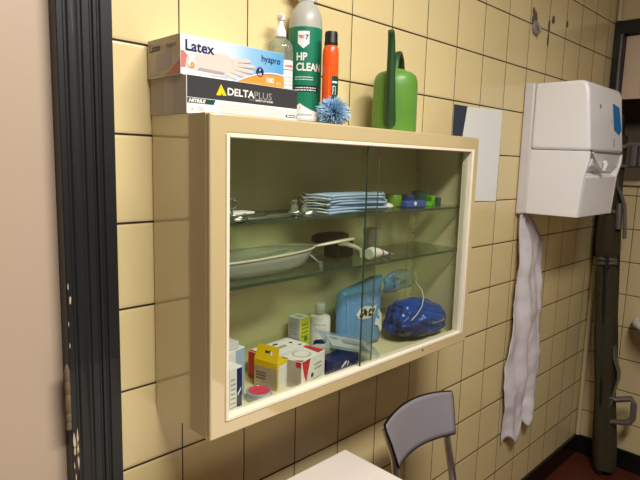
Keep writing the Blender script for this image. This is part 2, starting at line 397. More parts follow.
b = MB(); prf = [(.0005, .944), (.0042, .947), (.0042, .957), (.0036, .9585), (.0044, .960), (.0044, .972), (.0036, .9735), (.0045, .975), (.0045, 1.004), (.0036, 1.0055), (.0044, 1.007), (.0044, 1.026), (.0036, 1.0275), (.0042, 1.029), (.0042, 1.046), (.002, 1.053), (.0005, 1.056)]
b.lathe(prf, (-.2225, -.030), 16)
obj('hinge', b, M['rust'], fr)['label'] = 'worn hinge knuckle on the black door frame'
# hatch window in the right wall
w = struct('window_1', (lambda b: (b.box(XR - .022, XR + .03, WY1 - .030, -.0006, WZ0 - .35, WZ1 + .058), b.box(XR - .022, XR + .03, WY0, WY1 - .030, WZ1, WZ1 + .058),
                              b.box(XR - .022, XR + .03, WY0 - .04, WY0, WZ0 - .35, WZ1 + .058), b))(MB())[-1], M['black_paint'], bevel=.003)
obj('window_bead', MB().box(XR - .027, XR - .022, WY1 - .027, WY1 - .018, WZ0 - .3, WZ1), M['steel'], w, bevel=.0015)
sh = obj('shutter_board', MB().box(XR + .012, XR + .03, WY0, WY1 - .031, 1.695, WZ1 - .001), M['shutter'], w, bevel=.002)
p = Print(lambda u, v, h: (XR + .012 - h, -u, v)); p.poly([(.125, 1.80), (.128, 1.80), (.134, 1.85), (.130, 1.93), (.126, 1.93), (.128, 1.86)], 0); p.rect(.116, .117, 1.71, 1.96, 0)
p.build('print_scratch', [M['skin']], sh)
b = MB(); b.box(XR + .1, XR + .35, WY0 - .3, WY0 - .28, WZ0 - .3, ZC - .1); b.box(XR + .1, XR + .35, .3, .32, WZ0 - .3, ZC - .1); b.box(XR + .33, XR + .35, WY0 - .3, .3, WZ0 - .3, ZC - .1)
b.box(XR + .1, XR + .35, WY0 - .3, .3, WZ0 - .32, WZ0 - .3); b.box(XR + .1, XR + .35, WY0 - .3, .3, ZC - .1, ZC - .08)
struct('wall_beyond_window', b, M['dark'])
obj('window_sill', MB().box(XR - .018, XR + .11, WY0, WY1 - .031, WZ0 - .022, WZ0 + .002), M['trim'], w, bevel=.008, seg=4)

# ================================================================== wall cabinet
CX0, CX1, CZ0, CZ1, CD = -.056, .739, .926, 1.453, -.181
cab = thing('wall_cabinet', 'cream enamelled wall cabinet with sliding glass doors hung on the yellow tiles', 'cabinet')
t = .008
CE = CD + .0121
b = MB(); b.box(CX0, CX0 + t, CE, -.0045, CZ0, CZ1); b.box(CX1 - t, CX1, CE, -.0045, CZ0, CZ1); b.box(CX0 + t, CX1 - t, CE, -.001, CZ1 - t, CZ1); b.box(CX0 + t, CX1 - t, CE, -.001, CZ0, CZ0 + t)
# front face frame
IX0, IX1, IZ0, IZ1 = -.020, .705, .957, 1.417
obj('cabinet_shell', b, [M['cream']], cab)
b = MB()
o4 = [(CX0, CZ0), (CX1, CZ0), (CX1, CZ1), (CX0, CZ1)]; i4 = [(IX0 - .006, IZ0 - .006), (IX1 + .013, IZ0 - .006), (IX1 + .013, IZ1 + .006), (IX0 - .006, IZ1 + .006)]
v = [(x, CD - .0006, z) for x, z in o4] + [(x, CD - .0006, z) for x, z in i4] + [(x, CD + .012, z) for x, z in o4] + [(x, CD + .012, z) for x, z in i4]
f = [(k, (k + 1) % 4, 4 + (k + 1) % 4, 4 + k) for k in range(4)] + [(8 + k, 12 + k, 12 + (k + 1) % 4, 8 + (k + 1) % 4) for k in range(4)] + \
    [(4 + k, 4 + (k + 1) % 4, 12 + (k + 1) % 4, 12 + k) for k in range(4)] + [(k, 8 + k, 8 + (k + 1) % 4, (k + 1) % 4) for k in range(4)]
obj('face_frame', MB().add(v, f), M['cream'], cab, bevel=.003, seg=3)
b = MB(); b.box(CX0 + t, CX1 - t, -.006, -.0015, CZ0 + t, CZ1 - t); b.box(CX0 + t, CX0 + t + .001, CD + .012, -.006, CZ0 + t, CZ1 - t); b.box(CX1 - t - .001, CX1 - t, CD + .012, -.006, CZ0 + t, CZ1 - t)
b.box(CX0 + t + .001, CX1 - t - .001, CD + .012, -.006, CZ1 - t - .001, CZ1 - t); b.box(CX0 + t + .001, CX1 - t - .001, CD + .012, -.006, CZ0 + t, .944)
obj('cabinet_lining', b, M['inside'], cab, smooth=0)
# white plastic running track round the glass
b = MB()
for (x0, x1, z0, z1) in [(IX0 - .006, IX0, IZ0 - .006, IZ1 + .006), (IX1, IX1 + .004, IZ0 - .006, IZ1 + .006), (IX1 + .0065, IX1 + .013, IZ0 - .006, IZ1 + .006), (IX0, IX1, IZ0 - .006, IZ0), (IX0, IX1, IZ1, IZ1 + .006)]:
    b.box(x0, x1, CD - .002, CD + .022, z0, z1)
obj('door_track', b, M['ivory'], cab, bevel=.001)
obj('track_groove', MB().box(IX1 + .004, IX1 + .0065, CD + .004, CD + .02, IZ0, IZ1), M['grout'], cab)
gd = obj('glass_door', MB().box(.322, IX1 + .001, -.1745, -.1715, IZ0 + .0005, IZ1 - .0005), M['glass'], cab)
obj('glass_edge', MB().box(.3205, .322, -.1748, -.1712, IZ0 + .0005, IZ1 - .0005), M['glassedge'], gd)
gd = obj('glass_door', MB().box(IX0 + .001, .366, -.1675, -.1645, IZ0 + .0005, IZ1 - .0005), M['glass'], cab)
obj('glass_edge', MB().box(.366, .3662, -.1676, -.1644, IZ0 + .0005, IZ1 - .0005), mat('pale_glass_edge', (120, 128, 100), .3), gd)
S1, S2, SB = 1.280, 1.1705, .944
for z in (S1, S2):
    sh = obj('glass_shelf', MB().box(-.046, .728, -.154, -.012, z - .005, z), M['shelfglass'], cab)
    obj('shelf_edge', MB().box(-.046, .728, -.1555, -.154, z - .0055, z + .0002), M['glassedge'], sh)
for x0 in (-.046, .700):
    rail = obj('shelf_rail', MB().box(x0, x0 + .028, -.0085, -.006, .95, 1.44), M['inside'], cab, bevel=.0006)
    b = MB()
    for k in range(19):
        zz = .97 + k * .025; b.lathe([(.002, 0), (.002, .0006)], (0, 0), 10)
        n = len(b.v) - 20
        for q in range(n, n + 20): x, y, z = b.v[q]; b.v[q] = (x0 + .022 + x, -.0087 - z, zz + y)
    obj('rail_hole', b, M['black'], rail)['kind'] = 'stuff'
obj('screw', (lambda b: (b.lathe([(.003, 0), (.003, .0008), (.0015, .0015)], (0, 0), 12), b))(MB())[1], M['rust'], cab).location = (.54, CD - .0010, .945)
bpy.data.objects['screw'].rotation_euler = (pi / 2, 0, 0)

# ================================================================== things on top of the cabinet
ZT = CZ1 + .0006
# nitrile glove carton
t1 = thing('glove_box', 'grey and white carton of nitrile gloves, lower of the two boxes on the cabinet', 'box', (-.058, -.005, ZT))
Wd, Dp, Hh = .234, .114, .0595
obj('carton', MB().box(0, Wd, -Dp, 0, 0, Hh), M['white'], t1, bevel=.0006)
p = Print(front(-Dp)); p.rect(.001, Wd - .0005, .0255, Hh - .0005, 0)
lx = .055
p.poly([(lx, .033), (lx + .009, .033), (lx + .0105, .0365), (lx + .0135, .0335), (lx + .0165, .0335), (lx + .0095, .0515)], 1, 2)
p.poly([(lx + .0095, .0515), (lx + .012, .0395), (lx + .0165, .0335), (lx + .0205, .0335)], 2, 3)
p.text('DELTA', .0765, .0355, .0165, 3, bold=.0004, xs=1.13); p.text('PLUS', .1325, .0355, .0165, 4, bold=.0001, xs=1.13)
p.text('YOUR', .121, .0305, .0048, 4); p.text('SAFETY AT WORK', .136, .0305, .0048, 3, bold=.0001)
p.poly([(.001, .0165), (.050, .0165), (.054, .0245), (.001, .0245)], 5, 2); p.text('NITRILE', .0035, .0178, .0075, 3, 3, bold=.0003, xs=1.15, shear=.25)
p.text('x 100', .0075, .0045, .0100, 4, xs=1.1)
p.lines(.062, .200, .0035, .0225, 8, 6, 2, .38)
p.rect(.206, .2335, .0085, .0135, 5, 2); p.rect(.209, .2155, .0098, .012, 3, 3); p.rect(.217, .225, .0098, .012, 3, 3); p.rect(.2265, .232, .0098, .012, 3, 3)
p.lines(.206, .233, .0165, .0225, 2, 6)
p.build('print_front', [M['anthr'], M['yellow'], M['lime'], M['white'], M['grey'], M['teal'], M['lgrey']], t1)
p = Print(left(0)); p.rect(.0005, Dp - .0005, .0005, Hh - .0005, 0); p.rect(.045, .074, .0005, Hh - .0005, 1, 2)
p.build('print_side', [M['sideshade'], M['sideshade2']], t1)
# latex glove carton on top
t2 = thing('glove_box', 'white and blue carton of latex gloves, upper of the two boxes on the cabinet', 'box', (-.0625, -.005, ZT + Hh + .0006))
Wd, Dp, Hh2 = .2125, .1045, .0615
obj('carton', MB().box(0, Wd, -Dp, 0, 0, Hh2), M['white'], t2, bevel=.0006)
gr = Print(front(-Dp)); gr.rect(.070, Wd - .0005, .0005, Hh2 - .0005, 0, 1); gr.build('print_background', [M['sky_blue']], t2)
p = Print(front(-Dp))
p.text('Latex', .0075, .0375, .0232, 0, bold=.0006, xs=1.04)
# printed arm and gloved hand
p.poly([(.0008, .010), (.010, .012), (.012, .017), (.012, .030), (.006, .036), (.0008, .036)], 1, 1)
arm = [(.008, .011), (.055, .008), (.082, .009), (.098, .012), (.104, .016), (.106, .021), (.104, .030), (.098, .036), (.088, .041), (.060, .040), (.036, .035), (.012, .033)]
p.poly(arm, 2, 2)
for fi, (u, v, l, a) in enumerate([(.098, .034, .040, .10), (.100, .0285, .047, .02), (.099, .0225, .045, -.06), (.096, .0165, .037, -.14), (.082, .012, .026, -.25)]):
    c, q = cos(a), sin(a); pts = []
    for (x, y) in [(0, -.0032), (l * .5, -.003), (l * .92, -.0024), (l, 0), (l * .92, .0024), (l * .5, .003), (0, .0032)]: pts.append((u + x * c - y * q, v + x * q + y * c))
    p.poly(pts, 2, 3 + fi * .4)
    p.poly([(u + l * .3 * c, v + l * .3 * q - .0036), (u + l * c, v + l * q - .0024), (u + l * .9 * c, v + l * .9 * q - .0034), (u + l * .3 * c, v + l * .3 * q - .0042)], 3, 5.2 + fi * .2)
p.poly([(.030, .0095), (.080, .0075), (.088, .012), (.060, .013), (.034, .014)], 3, 3)
# small glove symbol with orange dot
for k in range(5): a = radians(55 + k * 17); p.poly([(.019 + .004 * cos(a) - .0012, .022), (.019 + .004 * cos(a) + .0012, .022), (.019 + .0125 * cos(a) + .0012, .022 + .012 * sin(a)), (.019 + .0125 * cos(a) - .0012, .022 + .012 * sin(a))], 4, 5 + k * .3)
p.disc(.0195, .019, .0072, 4, 7); p.disc(.0205, .0165, .0042, 5, 8); p.text('L', .0192, .0145, .005, 4, 9)
sw = [(.108, .0012)] + [(.108 + .104 * q, .0012 + .0205 * sin(q * pi * .62)) for q in [i / 12 for i in range(13)]] + [(.2125, .0008)]
p.poly(sw, 6, 6.6)
sw2 = [(.108 + .104 * q, .0016 + .0210 * sin(q * pi * .62)) for q in [i / 12 for i in range(13)]]; p.poly(sw2 + [(u, v + .0022) for u, v in reversed(sw2)], 4, 6.3)
p.disc(.1565, .0225, .0082, 0, 8); p.text('P', .1545, .0235, .006, 4, 9, bold=.0002); p.text('6.8', .1520, .0165, .0062, 4, 9, bold=.0002)
p.text('100', .1690, .0065, .0125, 4, 8, bold=.0004); p.text('pcs', .1945, .0060, .0078, 4, 8)
p.text('hyapro', .1595, .0415, .0160, 0, 6, xs=.98)
p.lines(.055, .090, .0030, .0065, 2, 7, 4); p.lines(.012, .030, .0025, .0045, 1, 7, 4)
p.build('print_front', [M['navy'], M['skin'], M['latexg'], M['latexs'], M['white'], M['orange'], M['orange'], M['grey']], t2)
p = Print(left(0)); p.rect(.0005, Dp - .0005, .0005, Hh2 - .0005, 0); p.text('Latex', .006, .042, .0165, 1, bold=.0004); p.text('hyapro', .062, .044, .011, 1)
p.poly([(.028, .012), (.066, .010), (.078, .018), (.078, .036), (.060, .040), (.034, .036), (.024, .026)], 2, 2)
p.poly([(.056, .002), (Dp - .001, .002), (Dp - .001, .022), (.088, .016), (.070, .006)], 3, 3); p.lines(.008, .040, .004, .007, 1, 4)
p.build('print_side', [M['shadeprint'], M['black'], M['latexs'], M['skin'], M['grey']], t2)
# HP CLEAN spray bottle
hb = thing('spray_bottle', 'tall green and white labelled cleaner spray bottle on the cabinet top', 'bottle', (.268, -.0385, ZT), rz=radians(-46)); hb.scale = (1.06, 1.06, 1.10)
R_ = .0325
bd = obj('bottle_body', MB().lathe([(.028, 0), (.0322, .003), (R_, .008), (R_, .183), (.0320, .192), (.0302, .201), (.0265, .210), (.0200, .218), (.0145, .224), (.0125, .238)], seg=56), M['frost'], hb)
mp = cyl(R_)
p = Print(mp, .002); hw = R_ * 2.2
p.rect(-hw, hw, .010, .1765, 0, 1, 40)
p.poly([(-.0125, .1685), (.0095, .1685), (.0095, .147), (-.0015, .138), (-.0125, .147)], 1, 2)
p.text('TEC', -.0108, .1560, .0072, 2, 4, bold=.0002, xs=.85); p.text('7', .0020, .1540, .0115, 3, 4, bold=.0004)
p.text('HP', -.0150, .1175, .0190, 1, 3, bold=.0006, xs=.88); p.text('CLEAN', -.0150, .0995, .0190, 1, 3, bold=.0006, xs=.86)
p.lines(-.0165, .018, .0830, .0915, 2, 1, 3, .35)
p.rect(-.0185, .030, .0620, .0735, 4, 2, 12); p.lines(-.0165, .026, .0640, .0725, 2, 1, 4, .45)
p.poly([(-.0240, .0105), (-.0240, .030), (-.012, .037), (-.0060, .0415)], 1, 2); p.poly([(-.0240, .0105), (-.0060, .0415), (0, .037), (.014, .030), (.030, .026), (.030, .0105)], 1, 3)
p.text('7', -.0075, .0305, .006, 3, 4); p.rect(-.022, .018, .019, .0225, 5, 4, 8); p.rect(-.022, .018, .0125, .0135, 5, 4, 8)
p.rect(-.0420, -.0385, .085, .120, 2, 2, 2); p.rect(-.0420, -.0385, .035, .083, 4, 2, 2)
p.build('print_label', [M['greenlab'], M['white'], M['red'], M['navy'], M['black'], M['lgrey']], bd)
obj('spray_collar', MB().lathe([(.0150, .226), (.0155, .228), (.0155, .244), (.012, .248)], seg=32), M['whitepl'], hb)
b = MB(); b.prism([(-.028, .248), (.030, .248), (.040, .262), (.034, .280), (-.020, .284), (-.034, .274)], -.011, .011)
obj('spray_head', b, M['whitepl'], hb, bevel=.003).rotation_euler = (0, 0, radians(38))
obj('spray_trigger', MB().tube([(.020, 0, .255), (.0240, 0, .245), (.0245, 0, .236), (.0225, 0, .2265)], [.005, .005, .0045, .003], 10, sq=(1.2, .8)), M['whitepl'], hb).rotation_euler = (0, 0, radians(10))
# clear pump bottle behind the boxes
pb = thing('pump_bottle', 'clear plastic gel bottle with white pump behind the glove boxes', 'bottle', (.2050, -.0345, ZT), rz=radians(-42))
prb = [(.020, 0), (.024, .003), (.0255, .01), (.0255, .142), (.0242, .153), (.019, .162), (.0105, .169), (.0085, .176)]
bd = obj('bottle_body', MB().lathe(prb, seg=36, sx=1, sy=.62), M['clearpl'], pb)
obj('gel', MB().lathe([(.0165, .0025), (.0205, .004), (.0217, .01), (.0217, .130)], seg=30, sx=1, sy=.6), M['clearpl'], pb)
p = Print(lambda u, v, h: ((.0256 + h) * sin(u / .0256), -(.0256 * .62 + h + .0003) * cos(u / .0256), v), .002); p.rect(.001, .034, .040, .125, 0, 1, 1); p.lines(.010, .030, .112, .120, 1, 1, 2, .5); p.rect(.004, .032, .106, .1075, 1, 2); p.lines(.010, .030, .055, .098, 6, 2, 2, .35)
p.build('print_label', [M['white'], M['red'], M['lgrey']], bd)
b = MB(); b.lathe([(.0108, .170), (.0112, .172), (.0108, .182), (.0085, .186), (.0060, .192), (.0052, .200), (.0078, .202), (.0080, .211), (.006, .214)], seg=24)
b.tube([(0, 0, .208), (0, -.014, .209), (-.001, -.022, .205)], [.0048, .0042, .0034], 10)
obj('pump', b, M['whitepl'], pb)
# orange bottle
ob = thing('squeeze_bottle', 'slim orange bottle with black cap beside the green spray bottle', 'bottle', (.2800, -.101, ZT), rz=radians(-44))
bd = obj('bottle_body', MB().lathe([(.0125, 0), (.0158, .003), (.0162, .010), (.0162, .140), (.0150, .152), (.0125, .158), (.0110, .160)], seg=32), M['orange2'], ob)
obj('cap', MB().lathe([(.0128, .157), (.0134, .159), (.0134, .164), (.0128, .166), (.0128, .180), (.0118, .184)], seg=28), M['rubber'], ob)
p = Print(cyl(.0162), .002); p.rect(.0030, .0240, .020, .098, 0, 1, 6); p.rect(.0050, .0062, .062, .078, 1, 3); p.rect(.0050, .0090, .077, .079, 1, 4, 2); p.rect(.0050, .0080, .070, .0715, 1, 4, 2); p.rect(.0105, .0117, .062, .079, 1, 3)
p.rect(.004, .016, .0845, .088, 1, 3, 4); p.rect(-.003, -.0022, .020, .120, 2, 1)
p.build('print_label', [M['dgreen'], M['white'], M['orange']], bd)
# blue bristle brush
br = thing('bristle_brush', 'small light blue bristle scrubbing brush at the front edge of the cabinet top', 'brush', (.2430, -.150, ZT))
obj('brush_base', MB().lathe([(.008, 0), (.009, .002), (.009, .010), (.005, .018)], seg=24), M['maskb'], br)
b = MB()
for k in range(2600):
    a = random.uniform(0, 2 * pi); cz = random.uniform(-.75, 1); e = math.acos(cz); L_ = random.uniform(.014, .0225) * (1.12 if sin(a * 3) > 0 else .95)
    d_ = Vector((sin(e) * cos(a), sin(e) * sin(a), cos(e))); s_ = d_.cross(Vector((random.uniform(-1, 1), random.uniform(-1, 1), .3))).normalized() * random.uniform(.0005, .0009)
    st = Vector((0, 0, .021)) + d_ * .006; en = st + d_ * L_ + Vector((random.uniform(-.003, .003), random.uniform(-.003, .003), random.uniform(-.003, .003))); en.z = max(.0015, en.z)
    md = (st + en) / 2 + Vector((0, 0, .001)); md.z = max(.001, md.z)
    b.add([st - s_, st + s_, md + s_ * 1.1, en + s_ * .6, en - s_ * .6, md - s_ * 1.1], [(0, 1, 2, 5), (5, 2, 3, 4)], (0 if random.random() < .8 else 1) if d_.x - d_.y * .3 < .15 else (2 if random.random() < .6 else 1))
o = obj('bristles', b, [M['bristle'], M['maskb'], mat('pale_blue_bristle', (216, 236, 248), .5)], br, smooth=0); o['kind'] = 'stuff'; br.scale = (1.14, 1.14, 1.05)
# watering can seen from its spout side
wc = thing('watering_can', 'green plastic watering can with a long dark spout on the cabinet top', 'watering can', (.503, -.093, ZT), rz=radians(207))
obj('can_body', MB().lathe([(.046, 0), (.0505, .003), (.0515, .008), (.0505, .10), (.0495, .116), (.046, .127), (.038, .134), (.026, .138), (.018, .139)], seg=56), M['can'], wc)
obj('can_lip', MB().tube([(.020 * cos(a), .020 * sin(a), .139) for a in [2 * pi * i / 24 for i in range(24)]], .0025, 8, closed=True), M['can'], wc)
sp = [(.044, 0, .016), (.050, 0, .03), (.054, 0, .055), (.057, 0, .09), (.060, 0, .125), (.063, 0, .160), (.067, 0, .188), (.072, 0, .203), (.078, 0, .210)]
obj('can_spout', MB().tube(sp, [.014, .0135, .0125, .011, .0098, .009, .0082, .0076, .007], 16), M['spout'], wc)
hd = [(-.046, 0, .045), (-.066, 0, .060), (-.078, 0, .095), (-.075, 0, .140), (-.055, 0, .172), (-.028, 0, .184), (-.005, 0, .178), (.008, 0, .160), (.012, 0, .139)]
obj('can_handle', MB().tube(hd, .0062, 12, sq=(1.25, .8)), M['spout'], wc)

# ================================================================== things on the wall
pp = obj('paper_sheet', MB().add([(.975, -.0022, 1.559), (1.195, -.0022, 1.566), (1.193, -.0022, 1.268), (.9, -.0022, 1.276), (.948, -.0022, 1.42)], [(0, 4, 3, 2, 1)]), M['paper'], solid=.0012, smooth=0)
pp.data.update()
tag(pp, 'plain white paper sheet on the tiles behind the right end of the cabinet', 'paper')
sb = obj('dark_board', MB().box(.903, .985, -.0015, -.0004, 1.39, 1.560), M['slate'], smooth=0)
tag(sb, 'dark slate blue strip on the tiles left of the white paper sheet', 'strip')
hk = thing('wall_hook', 'translucent grey adhesive hook with glue residue high on the tiles', 'hook', (1.385, -.0005, 1.845))
def blob(w, h, n=14, j=.2): return [(w * cos(2 * pi * i / n) * random.uniform(1 - j, 1 + j), h * sin(2 * pi * i / n) * random.uniform(1 - j, 1 + j)) for i in range(n)]
b = MB(); b.prism([(x, y + .015) for x, y in blob(.024, .024, j=.1)], -.008, 0); b.tube([(0, -.006, .03), (0, -.018, .015), (0, -.022, .003), (0, -.014, -.004)], .005, 8)
obj('hook_plate', b, M['hookpl'], hk, bevel=.002)
b = MB(); b.prism([(x - .006, y + .042) for x, y in blob(.020, .026)], -.0022, 0); b.prism([(x - .018, y + .068) for x, y in blob(.010, .012, 8)], -.0018, 0)
obj('glue_stain', b, M['stain'], hk, smooth=0)
gs = obj('glue_mark', (lambda b: (b.prism([(x + 1.497, y + 1.885) for x, y in blob(.008, .022, 9)], -.002, -.0003), b.prism([(x + 1.497, y + 1.838) for x, y in blob(.0075, .020, 9)], -.002, -.0003), b.prism([(1.493, 1.85), (1.50, 1.85), (1.50, 1.88), (1.493, 1.88)], -.0015, -.0003), b))(MB())[-1], M['stain'], smooth=0)
tag(gs, 'narrow dark upright glue smear on a tile joint right of the hook', 'mark')
gs = obj('glue_mark', MB().prism([(x + 1.529, y + 1.915) for x, y in blob(.012, .013, 9)], -.002, -.0003), M['stain'], smooth=0)
tag(gs, 'faint round glue spot just above the narrow smear on the tiles', 'mark')
gs = obj('glue_mark', MB().prism([(x + 1.654, y + 1.922) for x, y in blob(.009, .012, 9)], -.002, -.0003), M['stain'], smooth=0)
tag(gs, 'small dark spot on the tiles, furthest right of the glue marks', 'mark')

# towel dispenser
X0, X1, Z0, Z1 = 1.345, 1.672, 1.222, 1.668
dp = thing('towel_dispenser', 'white plastic towel dispenser with blue tape mounted on the tiled wall', 'dispenser')
obj('back_plate', MB().prism([(-.001, Z0 - .006), (-.040, Z0), (-.037, Z1 + .002), (-.001, Z1 + .004)], X0 - .0015, X1 + .0015, ax='x'), M['whitepl2'], dp, bevel=.006, seg=3)
side_u = [(-.038, 1.447), (-.236, 1.442), (-.215, 1.640), (-.205, Z1 - .004), (-.185, Z1), (-.038, Z1)]
side_l = [(-.038, 1.445), (-.236, 1.440), (-.236, 1.408), (-.224, 1.358), (-.216, Z0), (-.038, Z0)]
obj('upper_cover', MB().prism(side_u, X0, X1, ax='x'), M['whitepl'], dp, bevel=.010, seg=4)
# lower part: front recess with a lever
b = MB(); b.prism([(-.038, 1.445), (-.200, 1.442), (-.200, 1.372), (-.224, 1.358), (-.216, Z0), (-.038, Z0)], X0 + .012, X1 - .012, ax='x')
obj('lower_cover', b, M['whitepl'], dp, bevel=.004, seg=3)
for k, xa in enumerate((X0, X1 - .012)): obj('side_cheek', MB().prism(side_l, xa, xa + .012, ax='x'), M['whitepl'], dp, bevel=.003, seg=3)
obj('lock_plate', MB().prism([(-.234, 1.4415), (-.200, 1.4415), (-.200, 1.372), (-.226, 1.395)], X0 + .05, X1 - .0125, ax='x'), M['whitepl'], dp, bevel=.002)
obj('seam', MB().box(X0 + .012, X1 - .002, -.2372, -.2352, 1.4395, 1.4425), M['dirt'], dp)
b = MB(); b.prism([(1.368, 1.436), (1.378, 1.436), (1.462, 1.402), (1.462, 1.385), (1.445, 1.387)], -.238, -.226); b.tube([(1.475, -.238, 1.412), (1.478, -.243, 1.400), (1.475, -.240, 1.378)], [.008, .009, .006], 10)
obj('lever', b, M['whitepl'], dp, bevel=.0015)
obj('lock_hole', MB().box(1.49, 1.512, -.2330, -.2268, 1.392, 1.410), M['dirt'], dp)
def fy(z): return -.236 + (z - 1.442) * (.0208 / .198)
fp = lambda u, v, h: (u, fy(v) - .0004 - h, v)
for (u0, u1, v0, v1, mm) in [(1.442, 1.452, 1.585, 1.597, 'dirt'), (1.548, 1.560, 1.545, 1.552, 'lgrey'), (1.572, 1.578, 1.463, 1.490, 'dirt')]:
    Print(fp).rect(u0, u1, v0, v1, 0).build('print_mark', [M[mm]], dp)
tp = Print(lambda u, v, h: (u, fy(v) - .0016 - h, v)); tp.poly([(1.566, 1.611), (1.632, 1.601), (1.652, 1.517), (1.642, 1.520), (1.628, 1.505), (1.575, 1.522)], 0)
o = tp.build('tape_strip', [M['tape']], dp); o['label'] = 'torn strip of blue tape'
# cloth hanging from it
def cl(u, v):
    keysL = [(0, 1.352, 1.219), (.06, 1.345, 1.17), (.2, 1.349, 1.05), (.37, 1.350, .904), (.5, 1.346, .792), (.75, 1.337, .563), (1, 1.372, .358)]
    keysR = [(0, 1.405, 1.219), (.06, 1.462, 1.165), (.11, 1.545, 1.110), (.37, 1.579, .867), (.66, 1.620, .61), (.85, 1.591, .469), (1, 1.560, .385)]
    def it(K):
        for a, c in zip(K, K[1:]):
            if v <= c[0]: q = (v - a[0]) / (c[0] - a[0]); return a[1] + (c[1] - a[1]) * q, a[2] + (c[2] - a[2]) * q
        return K[-1][1:]
    l, r = it(keysL), it(keysR)
    x = l[0] + (r[0] - .012 * v - l[0]) * u; z = l[1] + (r[1] - l[1]) * u
    if v > .8:
        e = (v - .8) / .2; z += e * (.030 * sin(u * 11 + .4) - .012 + .045 * max(0, u - .55) - .030 * (1 - u) ** 3)
    y = -.026 + .009 * sin(u * 9 + v * 1.5) * min(1, v * 4 + .2) + (.0045) * (noise.noise(Vector((u * 5, v * 16, 3.1)))) + (.002) * noise.noise(Vector((u * 14, v * 40, 7.7))) + .006 * sin(u * 17 - v * 5) + .004 * sin(v * 21 + u * 4)
    return (x + .003 * sin(v * 17), y, z)
ct = obj('hanging_cloth', MB().grid(cl, 36, 90), M['cloth'], solid=.0022, smooth=180)
tag(ct, 'long crumpled white cloth towel hanging down from the white dispenser', 'towel')

# ================================================================== stretcher in the corner
st = thing('folded_stretcher', 'folded dark olive canvas stretcher standing upright in the tiled corner', 'stretcher', (2.08, -.090, 0))
# leans slightly: foot further out than the head
def sx(z): return (0.0 + .0, -.085 + .085 * min(1, z / 1.0) + .03 * max(0, z - 1.0))
pts = []; rs = []
for k in range(60):
    z = .03 + k * 1.5 / 59; x, y = sx(z); pts.append((x, y, z)); rs.append(.049 + .003 * sin(z * 13) - .012 * math.exp(-((z - .975) / .03) ** 2) - .006 * math.exp(-((z - 1.20) / .03) ** 2))
b = MB(); n = 36; vs = []
for i, (pt, r) in enumerate(zip(pts, rs)):
    for k in range(n):
        a = 2 * pi * k / n; rr = r * (1 + .07 * sin(a * 5 + pt[2] * 2) + .04 * sin(a * 9 - pt[2] * 7)); vs.append((pt[0] + rr * cos(a), pt[1] + rr * .92 * sin(a), pt[2]))
fs = [(i * n + k, i * n + (k + 1) % n, (i + 1) * n + (k + 1) % n, (i + 1) * n + k) for i in range(59) for k in range(n)] + [tuple(reversed(range(n))), tuple(59 * n + k for k in range(n))]
obj('rolled_canvas', b.add(vs, fs), M['canvas'], st, smooth=60)
for s_ in (-1, 1):
    obj('carrying_pole', MB().tube([(-.03 * s_, sx(.01)[1] + .01 * s_, .012), (-.03 * s_, sx(1.6)[1] + .01 * s_, 1.62)], .016, 14), M['rubber'], st)
for zc in (.968, .985, 1.195):
    x, y = sx(zc); r = .041 if zc < 1.1 else .048
    obj('tie_strap', MB().tube([(x + r * 1.06 * cos(a), y + r * 1.0 * sin(a), zc + .010 * sin(a * 1 + zc * 30)) for a in [2 * pi * i / 28 for i in range(28)]], .0065, 8, closed=True, sq=(.5, 1.2)), M['strap'], st)
yo = -.010
b = MB(); b.tube([(-.02, -.068 + yo, .612), (-.02, -.072 + yo, .56), (-.02, -.096 + yo, .50), (-.02, -.098 + yo, .47), (-.02, -.078 + yo, .36), (-.02, -.074 + yo, .31)], .018, 8, sq=(.35, 1.1))
obj('folding_leg', b, M['steel'], st)
b = MB(); b.tube([(-.025, -.066, .300), (-.025, -.072, .375), (-.025, -.110, .372), (-.025, -.168, .395), (-.025, -.180, .375), (-.025, -.182, .31), (-.025, -.170, .285), (-.025, -.09, .262)], .0135, 8, closed=True, sq=(1, 1))
obj('foot_loop', b, M['steel'], st)
b = MB(); b.tube([(-.02, -.012, 1.42), (-.02, -.020, 1.32), (-.02, -.055, 1.24), (-.02, -.062, 1.20), (-.02, -.072, 1.09)], .0175, 8, sq=(.35, 1.1)); b.tube([(-.028, -.040, 1.24), (-.028, -.045, 1.13)], .014, 8)
obj('folding_leg', b, M['steel'], st)
b = MB(); b.tube([(-.025, -.02, 1.40), (-.025, -.02, 1.475), (-.025, -.055, 1.492), (-.025, -.12, 1.487), (-.025, -.13, 1.40), (-.025, -.12, 1.395)], .011, 8, closed=True, sq=(.6, 1)); b.tube([(-.03, -.075, 1.485), (-.03, -.075, 1.40)], .016, 10); b.tube([(-.03, -.105, 1.485), (-.03, -.105, 1.40)], .014, 10)
obj('foot_loop', b, M['steel'], st)
# basin on the right wall, only its edge in view
bs = thing('wall_basin', 'white ceramic basin on the right tiled wall at the photo edge', 'basin', (XR - .001, -.42, .60))
def bowl(u, v):
    a = -pi / 2 + pi * u; r = .055 + .145 * (v ** .5); return (-abs(cos(a)) * r * 1.05, sin(a) * r * 1.02, .12 * v)
obj('basin_bowl', MB().grid(bowl, 30, 12), M['basin'], bs, solid=.012, smooth=180)
obj('basin_rim', MB().tube([(-abs(cos(a)) * .212 - .01, sin(a) * .205, .121) for a in [-pi / 2 + pi * i / 30 for i in range(31)]], .013, 10), M['basin'], bs)

